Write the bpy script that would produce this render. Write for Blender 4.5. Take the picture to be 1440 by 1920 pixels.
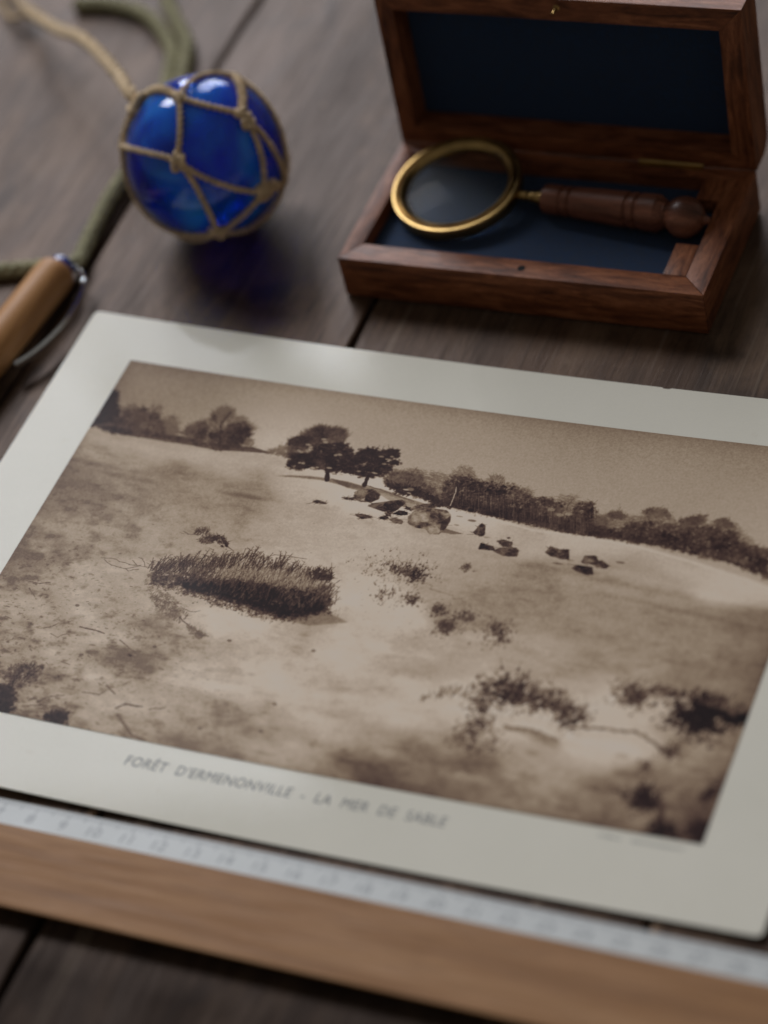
import bpy, bmesh, math, random
import numpy as np
from mathutils import Vector, Matrix

# ------------------------------------------------------------------ camera, light, exposure
S = 0.01                                   # everything below is measured in centimetres
scene = bpy.context.scene
col = scene.collection
for o in list(bpy.data.objects): bpy.data.objects.remove(o)
cam_d = bpy.data.cameras.new('camera'); cam = bpy.data.objects.new('camera', cam_d); col.objects.link(cam)
cam.matrix_world = Matrix.Translation((.406495, -.532039, .552745)) @ Matrix([[0.91624, -0.1300947, 0.3789191], [0.3534438, 0.7078052, -0.6116284], [-0.1886314, 0.694325, 0.6945006]]).to_4x4()
cam_d.sensor_fit = 'VERTICAL'; cam_d.sensor_height = 17.3; cam_d.sensor_width = 12.975
cam_d.lens = 5050.143/1920*17.3
cam_d.clip_start = .05; cam_d.clip_end = 50
cam_d.dof.use_dof = True; cam_d.dof.focus_distance = .794; cam_d.dof.aperture_fstop = 2.35; cam_d.dof.aperture_blades = 0
scene.camera = cam

world = bpy.data.worlds.new('World'); scene.world = world; world.use_nodes = True
bg = world.node_tree.nodes['Background']; bg.inputs[0].default_value = (.50, .475, .44, 1); bg.inputs[1].default_value = .25

def window(name, az0, az1, dist, z0, z1, radiance, color=(.885, .917, .985)):
    """a tall window of the room: an area lamp standing upright, az = degrees left of straight ahead"""
    a0, a1 = math.radians(az0), math.radians(az1); am = math.radians(-30)
    base = Vector((.07, .045, 0)); n = Vector((math.sin(am), math.cos(am), 0)); u = Vector((n.y, -n.x, 0))
    x0 = math.tan(a0-am)*dist; x1 = math.tan(a1-am)*dist
    c = base+n*dist+u*(x0+x1)/2+Vector((0, 0, (z0+z1)/2))
    L = bpy.data.lights.new(name, 'AREA'); L.shape = 'RECTANGLE'; L.size = abs(x1-x0); L.size_y = z1-z0
    L.energy = radiance*math.pi*L.size*L.size_y; L.color = color
    o = bpy.data.objects.new(name, L); col.objects.link(o); o.location = c
    o.rotation_euler = (-n).to_track_quat('-Z', 'Y').to_euler()
    return o
window('narrow_window_light', -31.2, -29.6, 1.9, .25, 1.76, 23.0)
window('low_window_light', -37, -32.9, 1.9, .25, 1.78, 12.0)
window('wide_window_light', -66, -37.4, 1.9, 1.45, 2.5, 16.0)
window('side_window_light', -21.5, -9, 1.9, .25, 1.72, 5.5)
scene.view_settings.view_transform = 'Standard'; scene.view_settings.look = 'None'
scene.view_settings.exposure = 0; scene.view_settings.gamma = 1
scene.cycles.max_bounces = 14; scene.cycles.transmission_bounces = 12; scene.cycles.glossy_bounces = 6

# ------------------------------------------------------------------ small builders
def link(o, parent=None):
    col.objects.link(o)
    if parent is not None: o.parent = parent
    return o
def thing(name, label, cat, loc=(0, 0, 0)):
    o = bpy.data.objects.new(name, None); o.empty_display_size = .02; col.objects.link(o)
    o.location = Vector(loc)*S; o['label'] = label; o['category'] = cat
    return o
def mesh_obj(name, verts, faces, mat, parent=None, smooth=False, origin=None, mats=None):
    """verts in world centimetres; the object's origin is put at its parent"""
    me = bpy.data.meshes.new(name)
    off = Vector((0, 0, 0)) if parent is None else parent_loc(parent)
    me.from_pydata([tuple(Vector(v)*S-off) for v in verts], [], faces); me.validate()
    bm = bmesh.new(); bm.from_mesh(me); bmesh.ops.recalc_face_normals(bm, faces=bm.faces); bm.to_mesh(me); bm.free()
    if smooth:
        for p in me.polygons: p.use_smooth = True
    me.materials.append(mat)
    return link(bpy.data.objects.new(name, me), parent)
def parent_loc(p):
    v = Vector((0, 0, 0))
    while p is not None: v += p.location; p = p.parent
    return v
def grow(bm, name, mat, parent, smooth=False, M=None):
    """bm in centimetres -> object"""
    if M is not None: bmesh.ops.transform(bm, matrix=M, verts=bm.verts)
    bmesh.ops.recalc_face_normals(bm, faces=bm.faces)
    off = parent_loc(parent); bmesh.ops.transform(bm, matrix=Matrix.Translation(-off) @ Matrix.Scale(S, 4), verts=bm.verts)
    me = bpy.data.meshes.new(name); bm.to_mesh(me); bm.free()
    if smooth:
        for p in me.polygons: p.use_smooth = True
        try: me.set_sharp_from_angle(angle=math.radians(38))
        except Exception: pass
    me.materials.append(mat)
    return link(bpy.data.objects.new(name, me), parent)
def prism(poly, z0, z1, bev=.03, seg=2):
    bm = bmesh.new(); n = len(poly)
    a = [bm.verts.new((x, y, z0)) for x, y in poly]; b = [bm.verts.new((x, y, z1)) for x, y in poly]
    bm.faces.new(a); bm.faces.new(b)
    for i in range(n): bm.faces.new((a[i], a[(i+1) % n], b[(i+1) % n], b[i]))
    bmesh.ops.recalc_face_normals(bm, faces=bm.faces)
    if bev: bmesh.ops.bevel(bm, geom=list(bm.edges), offset=bev, segments=seg, profile=.6, affect='EDGES')
    return bm
def lathe(profile, seg=64, closed=False):
    """profile (s, r) along +X"""
    bm = bmesh.new(); rings = []
    for s, r in profile:
        if r < 1e-5: rings.append([bm.verts.new((s, 0, 0))]); continue
        rings.append([bm.verts.new((s, r*math.cos(2*math.pi*k/seg), r*math.sin(2*math.pi*k/seg))) for k in range(seg)])
    pairs = list(zip(rings[:-1], rings[1:]))
    if closed: pairs.append((rings[-1], rings[0]))
    for A, B in pairs:
        for k in range(seg):
            l = (k+1) % seg
            if len(A) == 1 and len(B) == 1: continue
            if len(A) == 1: bm.faces.new((A[0], B[k], B[l]))
            elif len(B) == 1: bm.faces.new((A[k], A[l], B[0]))
            else: bm.faces.new((A[k], A[l], B[l], B[k]))
    return bm
def axis_matrix(origin, d, up=(0, 0, 1)):
    x = Vector(d).normalized(); z = Vector(up); y = z.cross(x).normalized(); z = x.cross(y)
    return Matrix.Translation(origin) @ Matrix((x, y, z)).transposed().to_4x4()
def spline(P, n):
    P = [Vector(p) for p in P]; Q = [P[0]*2-P[1]]+P+[P[-1]*2-P[-2]]; out = []
    for i in range(1, len(Q)-2):
        for k in range(n):
            t = k/n; a, b, c, d = Q[i-1:i+3]
            out.append(.5*((2*b)+(c-a)*t+(2*a-5*b+4*c-d)*t*t+(3*b-a-3*c+d)*t**3))
    out.append(P[-1]); return out
def frames(P):
    T = [(P[min(i+1, len(P)-1)]-P[max(i-1, 0)]).normalized() for i in range(len(P))]
    n = T[0].orthogonal().normalized(); F = []
    for t in T:
        n = (n-t*n.dot(t)).normalized(); F.append((t, n, t.cross(n)))
    return F
def tube(bm, P, r, seg=10, rf=None, fuzz=0.0):
    P = [Vector(p) for p in P]; F = frames(P); rings = []
    for i, (p, (t, n, b)) in enumerate(zip(P, F)):
        row = []
        for k in range(seg):
            a = 2*math.pi*k/seg; rr = r(i) if callable(r) else r
            if rf: rr *= rf(i, k)
            rr *= 1+fuzz*random.uniform(-1, 1)
            row.append(bm.verts.new(p+(n*math.cos(a)+b*math.sin(a))*rr))
        rings.append(row)
    for A, B in zip(rings[:-1], rings[1:]):
        for k in range(seg): bm.faces.new((A[k], A[(k+1) % seg], B[(k+1) % seg], B[k]))
    bm.faces.new(rings[0]); bm.faces.new(rings[-1])
def laid(bm, P, r, strands=3, pitch=.9, seg=8, wob=0.0, phase=0.0):
    """rope of twisted strands"""
    F = frames(P); L = 0; acc = [0]
    for a, b in zip(P[:-1], P[1:]): L += (b-a).length; acc.append(L)
    for s in range(strands):
        Q = [p+(n*math.cos(2*math.pi*(l/pitch+s/strands)+phase)+b*math.sin(2*math.pi*(l/pitch+s/strands)+phase))*r*.56 for p, l, (t, n, b) in zip(P, acc, F)]
        tube(bm, Q, lambda i: r*.49*(1+.08*math.sin(i*1.7+s*2)), seg, None, .13)

# ------------------------------------------------------------------ materials
def new_mat(name):
    m = bpy.data.materials.new(name); m.use_nodes = True; nt = m.node_tree; b = nt.nodes['Principled BSDF']
    return m, nt, b
def N(nt, kind, **kw):
    n = nt.nodes.new(kind)
    for k, v in kw.items():
        if k.startswith('i_'): n.inputs[k[2:].replace('_', ' ')].default_value = v
        else: setattr(n, k, v)
    return n
def ramp(nt, fac, stops):
    r = nt.nodes.new('ShaderNodeValToRGB'); e = r.color_ramp.elements
    e[0].position, e[0].color = stops[0][0], (*stops[0][1], 1); e[1].position, e[1].color = stops[-1][0], (*stops[-1][1], 1)
    for p, c in stops[1:-1]:
        x = e.new(p); x.color = (*c, 1)
    nt.links.new(fac, r.inputs[0]); return r
def coords(nt, scale, rot=(0, 0, 0), rnd=0.0):
    tc = N(nt, 'ShaderNodeTexCoord'); mp = N(nt, 'ShaderNodeMapping'); mp.inputs['Scale'].default_value = scale; mp.inputs['Rotation'].default_value = rot
    nt.links.new(tc.outputs['Object'], mp.inputs[0])
    if rnd:
        oi = N(nt, 'ShaderNodeObjectInfo'); ml = N(nt, 'ShaderNodeMath', operation='MULTIPLY'); ml.inputs[1].default_value = rnd
        nt.links.new(oi.outputs['Random'], ml.inputs[0]); cb = N(nt, 'ShaderNodeCombineXYZ')
        for i in range(3): nt.links.new(ml.outputs[0], cb.inputs[i])
        nt.links.new(cb.outputs[0], mp.inputs['Location'])
    return mp.outputs[0]
def noise(nt, vec, scale, detail=5, rough=.55, dist=0.0):
    n = N(nt, 'ShaderNodeTexNoise'); n.inputs['Scale'].default_value = scale; n.inputs['Detail'].default_value = detail
    n.inputs['Roughness'].default_value = rough; n.inputs['Distortion'].default_value = dist; nt.links.new(vec, n.inputs['Vector']); return n.outputs['Fac']
def mix(nt, fac, a, b, mode='MIX'):
    m = N(nt, 'ShaderNodeMix', data_type='RGBA', blend_type=mode)
    for i, v in ((0, fac), (6, a), (7, b)):
        if isinstance(v, (int, float)): m.inputs[i].default_value = v
        elif isinstance(v, tuple): m.inputs[i].default_value = (*v, 1)
        else: nt.links.new(v, m.inputs[i])
    return m.outputs[2]
def rng(nt, v, a, b, c, d):
    m = N(nt, 'ShaderNodeMapRange'); nt.links.new(v, m.inputs[0])
    for i, x in enumerate((a, b, c, d)): m.inputs[i+1].default_value = x
    return m.outputs[0]
def bump(nt, b, h, strength, dist):
    n = N(nt, 'ShaderNodeBump'); n.inputs['Strength'].default_value = strength; n.inputs['Distance'].default_value = dist
    nt.links.new(h, n.inputs['Height']); nt.links.new(n.outputs[0], b.inputs['Normal']); return n

def wood(name, dark, mid, light, grain, rough, stretch=14, axis='X', rnd=3.0, fine=1.0, bmp=.25, pores=.5, coat=0.0, distort=1.2, spec=.3):
    """grain = cells per metre across; axis = the way the grain runs"""
    m, nt, b = new_mat(name); sc = [1, 1, 1]; sc['XYZ'.index(axis)] = 1/stretch
    v = coords(nt, tuple(sc), rnd=rnd)
    g = noise(nt, v, grain, 4, .55, distort); f = noise(nt, v, grain*6*fine, 6, .62, .3)
    sc2 = [1, 1, 1]; sc2['XYZ'.index(axis)] = 1/(stretch*2.2); v2 = coords(nt, tuple(sc2), rnd=rnd); p = noise(nt, v2, grain*22, 3, .6)
    c = ramp(nt, g, [(.30, dark), (.5, mid), (.68, light)]).outputs[0]
    c = mix(nt, rng(nt, f, .35, .7, 0, .45), c, dark)
    c = mix(nt, rng(nt, p, .56, .68, 0, pores), c, tuple(x*.35 for x in dark))
    nt.links.new(c, b.inputs['Base Color'])
    nt.links.new(rng(nt, f, .3, .7, rough-.06, rough+.1), b.inputs['Roughness'])
    b.inputs['Specular IOR Level'].default_value = spec; b.inputs['Specular Tint'].default_value = (1, .86, .80, 1)
    hh = mix(nt, .5, f, p); bump(nt, b, hh, bmp, .0004)
    b.inputs['Coat Weight'].default_value = coat; b.inputs['Coat Roughness'].default_value = .25
    return m

def table_mat():
    m, nt, b = new_mat('weathered_table_wood')
    v = coords(nt, (1, .06, 1), rnd=5.0); g = noise(nt, v, 90, 6, .6, .8); f = noise(nt, v, 620, 5, .65, .2)
    v2 = coords(nt, (1, .45, 1), rnd=5.0); bl = noise(nt, v2, 14, 5, .6, .4); st = noise(nt, v2, 42, 4, .6, .6)
    v3 = coords(nt, (1, .55, 1), rnd=2.0); sp = noise(nt, v3, 150, 3, .6); bl2 = noise(nt, coords(nt, (1, .5, 1), rnd=9.0), 38, 5, .65, .5)
    c = ramp(nt, g, [(.28, (.030, .016, .009)), (.5, (.076, .042, .025)), (.72, (.130, .077, .047))]).outputs[0]
    c = mix(nt, rng(nt, bl, .38, .62, 0, .75), c, (.043, .031, .024))
    c = mix(nt, rng(nt, bl2, .48, .64, 0, .7), c, (.155, .098, .062))
    c = mix(nt, rng(nt, f, .50, .68, 0, .55), c, (.020, .014, .011))
    c = mix(nt, rng(nt, st, .58, .68, 0, .8), c, (.017, .014, .014))
    lw = noise(nt, coords(nt, (1, .03, 1), rnd=7.0), 480, 2, .5); c = mix(nt, rng(nt, lw, .66, .72, 0, .4), c, (.17, .125, .09))
    c = mix(nt, rng(nt, sp, .68, .74, 0, .5), c, (.21, .145, .095))
    for rz_, sc_, th_, cl_ in ((.55, 150, .735, (.20, .15, .11)), (-.8, 190, .74, (.18, .13, .10)), (1.3, 120, .745, (.012, .009, .008))):
        sv = noise(nt, coords(nt, (1, .012, 1), rot=(0, 0, rz_), rnd=4.0), sc_, 1, .4); c = mix(nt, rng(nt, sv, th_, th_+.03, 0, .55), c, cl_)
    at = N(nt, 'ShaderNodeAttribute', attribute_name='wear'); wn = noise(nt, coords(nt, (1, 1, 1)), 260, 3, .6)
    mm = N(nt, 'ShaderNodeMath', operation='MULTIPLY'); nt.links.new(at.outputs['Fac'], mm.inputs[0]); nt.links.new(rng(nt, wn, .3, .5, .5, 1), mm.inputs[1])
    c = mix(nt, mm.outputs[0], c, (.30, .19, .11))
    at2 = N(nt, 'ShaderNodeAttribute', attribute_name='front_shade'); gm = N(nt, 'ShaderNodeMath', operation='MULTIPLY'); nt.links.new(at2.outputs['Fac'], gm.inputs[0]); nt.links.new(rng(nt, st, .35, .6, .75, 1), gm.inputs[1])
    c = mix(nt, gm.outputs[0], c, (.017, .011, .0085))  # front of the table painted darker and duller, imitating the loss of window sheen
    nt.links.new(c, b.inputs['Base Color'])
    r = N(nt, 'ShaderNodeMath', operation='ADD'); nt.links.new(rng(nt, bl, .3, .7, .36, .48), r.inputs[0]); nt.links.new(rng(nt, f, .3, .7, -.04, .10), r.inputs[1])
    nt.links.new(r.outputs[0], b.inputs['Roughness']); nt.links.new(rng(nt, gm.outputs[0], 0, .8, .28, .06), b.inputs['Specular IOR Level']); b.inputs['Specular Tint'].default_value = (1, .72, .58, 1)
    h = mix(nt, .5, f, g); h = mix(nt, .3, h, st); bump(nt, b, h, .55, .0006)
    return m
M_TABLE = table_mat()

def simple(name, color, rough=.5, metal=0.0, nscale=0, var=.3, bmp=0.0, bscale=200, **kw):
    m, nt, b = new_mat(name); v = coords(nt, (1, 1, 1), rnd=1.0)
    n = noise(nt, v, nscale or 60, 4, .6)
    c = mix(nt, rng(nt, n, .3, .7, 0, 1), tuple(x*(1-var) for x in color), tuple(min(1, x*(1+var)) for x in color))
    nt.links.new(c, b.inputs['Base Color']); nt.links.new(rng(nt, n, .3, .7, max(.02, rough*.85), rough*1.15), b.inputs['Roughness'])
    b.inputs['Metallic'].default_value = metal
    if bmp: bump(nt, b, noise(nt, v, bscale, 3, .6), bmp, .0004)
    for k, x in kw.items(): b.inputs[k.replace('_', ' ')].default_value = x
    return m
ROSE = dict(dark=(.060, .017, .007), mid=(.225, .072, .028), light=(.37, .138, .060))
M_BOX_X = wood('rosewood_lengthwise', ROSE['dark'], ROSE['mid'], ROSE['light'], 300, .42, 6, 'X', pores=.7, coat=.0, spec=.32)
M_BOX_Y = wood('rosewood_crosswise', ROSE['dark'], ROSE['mid'], ROSE['light'], 300, .42, 6, 'Y', pores=.7, coat=.0, spec=.32)
M_BOX_Z = wood('rosewood_upright', ROSE['dark'], ROSE['mid'], ROSE['light'], 300, .42, 6, 'Z', pores=.7, coat=.0, spec=.32)
M_HANDLE = wood('turned_rosewood', (.065, .023, .013), (.20, .072, .040), (.31, .125, .072), 130, .35, 14, 'X', pores=.6, coat=.12)
M_RULER = wood('ruler_pale_wood', (.235, .108, .036), (.32, .155, .058), (.39, .205, .086), 95, .55, 16, 'X', pores=.5, bmp=.2, distort=2.2)
M_BARREL = wood('pen_oiled_wood', (.36, .17, .062), (.50, .25, .095), (.60, .32, .135), 110, .42, 20, 'Y', pores=.15, bmp=.08)
M_FELT = simple('navy_felt', (.007, .024, .064), .95, nscale=900, var=.35, bmp=.7, bscale=1800, Sheen_Weight=.12)
M_BRASS = simple('aged_brass', (.42, .275, .105), .33, 1.0, nscale=180, var=.25, bmp=.05)
M_BRASS_DARK = simple('tarnished_brass', (.25, .15, .05), .4, 1.0, nscale=200, var=.3)
M_CHROME = simple('polished_steel', (.85, .87, .89), .22, 1.0, nscale=60, var=.05)
M_INK = simple('grey_print_ink', (.20, .20, .195), .6, var=.1)
M_MARK = simple('ruler_black_ink', (.23, .235, .24), .5, var=.1)
M_HOLE = simple('hole_shade', (.004, .003, .003), .9)
M_STRIP = simple('frosted_scale_strip', (.43, .435, .415), .45, nscale=60, var=.10)
M_JUTE = simple('jute_cord', (.62, .46, .28), .85, nscale=500, var=.35, bmp=.8, bscale=900)
M_OLIVE = simple('olive_cord', (.36, .33, .195), .85, nscale=420, var=.4, bmp=.9, bscale=1100)
M_FLOOR = simple('floor_boards', (.05, .04, .032), .6)
def paper():
    m, nt, b = new_mat('cream_card_stock'); v = coords(nt, (1, 1, 1))
    n = noise(nt, v, 25, 5, .6); f = noise(nt, v, 1500, 2, .5)
    fx = noise(nt, coords(nt, (1, 1, 1)), 130, 3, .7)
    c = mix(nt, rng(nt, n, .3, .7, 0, 1), (.72, .68, .57), (.76, .715, .605)); c = mix(nt, rng(nt, f, .3, .7, 0, .08), c, (.5, .47, .40)); c = mix(nt, rng(nt, fx, .66, .78, 0, .16), c, (.52, .40, .24))
    nt.links.new(c, b.inputs['Base Color']); b.inputs['Roughness'].default_value = .55
    b.inputs['Specular IOR Level'].default_value = .15; b.inputs['Coat Weight'].default_value = .21; b.inputs['Coat Roughness'].default_value = .035; b.inputs['Coat IOR'].default_value = 1.45
    return m
M_PAPER = paper()
def glass(name, color, rough=0.0, ior=1.5, density=None, trans=1.0):
    m, nt, b = new_mat(name); b.inputs['Transmission Weight'].default_value = trans; b.inputs['Roughness'].default_value = rough; b.inputs['IOR'].default_value = ior
    n = noise(nt, coords(nt, (1, 1, 1)), 55, 2, .5); bump(nt, b, n, .10, .002)
    b.inputs['Base Color'].default_value = (*color, 1)
    if density:
        va = N(nt, 'ShaderNodeVolumeAbsorption'); va.inputs['Color'].default_value = (*density[0], 1); va.inputs['Density'].default_value = density[1]
        nt.links.new(va.outputs[0], nt.nodes['Material Output'].inputs['Volume'])
    return m
M_LENS = glass('clear_lens', (.93, .96, .95), ior=1.06)
for k_, v_ in (('Coat Weight', .45), ('Coat Roughness', .58), ('Coat IOR', 1.35)): M_LENS.node_tree.nodes['Principled BSDF'].inputs[k_].default_value = v_
M_BLUE = glass('cobalt_glass', (.022, .14, .78), 0.01, trans=.86)
def cobalt():
    nt = M_BLUE.node_tree; b = nt.nodes['Principled BSDF']; v = coords(nt, (1, 1, 1)); n = noise(nt, v, 34, 2, .5, .8)
    nt.links.new(mix(nt, rng(nt, n, .38, .64, 0, 1), (.009, .08, .82), (.035, .36, 1.0)), b.inputs['Base Color'])  # azure patches in the colour imitate window light gathered inside the ball
    nt.links.new(rng(nt, n, .38, .66, .86, .38), b.inputs['Transmission Weight'])
cobalt()
M_BLUE_CAP = simple('blue_lacquer', (.006, .035, .26), .15, Coat_Weight=1.0)

# ------------------------------------------------------------------ floor and table
fl = mesh_obj('floor', [(-150, -150, -75), (180, -150, -75), (180, 150, -75), (-150, 150, -75)], [(0, 1, 2, 3)], M_FLOOR); fl['kind'] = 'structure'
table = thing('plank_table', 'dark weathered wooden table top of wide planks that everything lies on', 'table', (9, 0, -2.6))
gaps = [-46, -33.5, -20.2, -3.86, 6.72, 22.5, 34.8, 48]
random.seed(3)
for i, (x0, x1) in enumerate(zip(gaps[:-1], gaps[1:])):
    g = .10; a, b = x0+g, x1-g; dz = [0, -.01, 0, .02, -.015, 0, 0][i]
    xs = [a, a+.03, a+.10, a+.35]+list(np.linspace(a+.8, b-.8, 8))+[b-.35, b-.10, b-.03, b]
    zt = [-.12, -.03, -.005, 0]+[0]*8+[0, -.005, -.03, -.12]; ys = list(np.linspace(-44, 40, 85))
    V = []; W = []; SHADE = []
    for y in ys:
        wob = .03*math.sin(y*.7+i*2)+.02*math.sin(y*1.9+i)
        for k, (x, z) in enumerate(zip(xs, zt)):
            e = 1 if k in (0, 1, len(xs)-1, len(xs)-2) else (.85 if k in (2, len(xs)-3) else 0)
            V.append((x+(wob if k < 4 or k > 11 else 0), y, z+dz-.02)); near = math.exp(-((y+17.2)/1.1)**2)
            side = (k < 8 and i == 5) or (k >= 8 and i == 3)
            W.append(e*near if side else 0); SHADE.append(.85*min(1, max(0, (-19.5-y)/2.5)))  # shade painted into the plank colour, stronger towards the front
    nX = len(xs); nY = len(ys); F = [(j*nX+k, j*nX+k+1, (j+1)*nX+k+1, (j+1)*nX+k) for j in range(nY-1) for k in range(nX-1)]
    base = len(V)
    for y in ys: V += [(a, y, -2.6), (b, y, -2.6)]; W += [0, 0]; SHADE += [0, 0]
    for j in range(nY-1):
        F += [(j*nX, (j+1)*nX, base+2*j+2, base+2*j), (j*nX+nX-1, (j+1)*nX+nX-1, base+2*j+3, base+2*j+1), (base+2*j, base+2*j+1, base+2*j+3, base+2*j+2)]
    F.append(tuple(range(nX))+(base+1, base)); F.append(tuple(range((nY-1)*nX, nY*nX))+(base+2*nY-1, base+2*nY-2))
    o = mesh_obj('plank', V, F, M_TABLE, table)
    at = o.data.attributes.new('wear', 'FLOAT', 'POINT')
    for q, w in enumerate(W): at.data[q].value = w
    at = o.data.attributes.new('front_shade', 'FLOAT', 'POINT')
    for q, w in enumerate(SHADE): at.data[q].value = w

# ------------------------------------------------------------------ the print
LIFT, CURL, CX = .0501, .1479, 15.43
def cz(x): return LIFT+CURL*((x-CX)/10)**2
card = thing('printed_card', 'large cream card with a sepia dune landscape printed on it, its left end curling up', 'art print', (11.6, -7.5, 0))
CL, CR, CT, CB, TH = -2.167, 25.408, 1.938, -16.766, .05
def card_mesh():
    bm = bmesh.new(); r = .16; top = []
    def arc(cx, cy, a0): return [(cx+r*math.cos(math.radians(a0+t)), cy+r*math.sin(math.radians(a0+t))) for t in (0, 22, 45, 68, 90)]
    xs = np.linspace(CL+r, CR-r, 72); out = []
    out += arc(CL+r, CB+r, 180)+[(x, CB) for x in xs[1:-1]]+arc(CR-r, CB+r, 270)+[(CR, y) for y in np.linspace(CB+1, CT-1, 16)]+arc(CR-r, CT-r, 0)
    for x in xs[::-1][1:-1]: out.append((x, CT+.012*math.sin(x*3.1)*math.sin(x*.8)))
    out += arc(CL+r, CT-r, 90)+[(CL, y) for y in np.linspace(CT-1, CB+1, 16)]
    out = [(x, y-(.05 if 17.15 < x < 17.5 and y > 1 else 0)) for x, y in out]
    # strips between the long edges so that the sheet can curl
    return out
def sheet(x0, x1, y0, y1, dz, nx, ny=1, corner=0.0, nick=False):
    V = []; F = []; UV = []
    xs = list(np.linspace(x0, x1, nx+1))
    if corner: xs = sorted(set(xs+[x0+corner*t for t in (.05, .15, .3, .55, .8)]+[x1-corner*t for t in (.05, .15, .3, .55, .8)]+[17.1, 17.2, 17.28, 17.36, 17.45]))
    for x in xs:
        d = 0
        if corner:
            q = min(x-x0, x1-x)
            if q < corner: d = corner-math.sqrt(max(0, corner**2-(corner-q)**2))
        for j in range(ny+1):
            t = j/ny; y = (y0+d)+(y1-d-y0-d)*t
            if nick and t > .99 and 17.19 < x < 17.40: y -= .045
            V.append((x, y, cz(x)+dz)); UV.append(((x-x0)/(x1-x0), (y-y0)/(y1-y0)))
    m = ny+1
    for i in range(len(xs)-1):
        for j in range(ny): F.append((i*m+j, (i+1)*m+j, (i+1)*m+j+1, i*m+j+1))
    return V, F, UV, len(xs), m
V, F, UV, n, m = sheet(CL, CR, CB, CT, 0, 90, 1, .18, True)
k = len(V); V2 = V+[(x, y, z-TH+.02) for x, y, z in V]
F2 = F+[tuple(k+i for i in f[::-1]) for f in F]
for i in range(n-1): F2 += [(i*m, (i+1)*m, k+(i+1)*m, k+i*m), (i*m+1, (i+1)*m+1, k+(i+1)*m+1, k+i*m+1)]
F2 += [(0, 1, k+1, k), ((n-1)*m, (n-1)*m+1, k+(n-1)*m+1, k+(n-1)*m)]
sheet_o = mesh_obj('card_sheet', V2, F2, M_PAPER, card)
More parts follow.
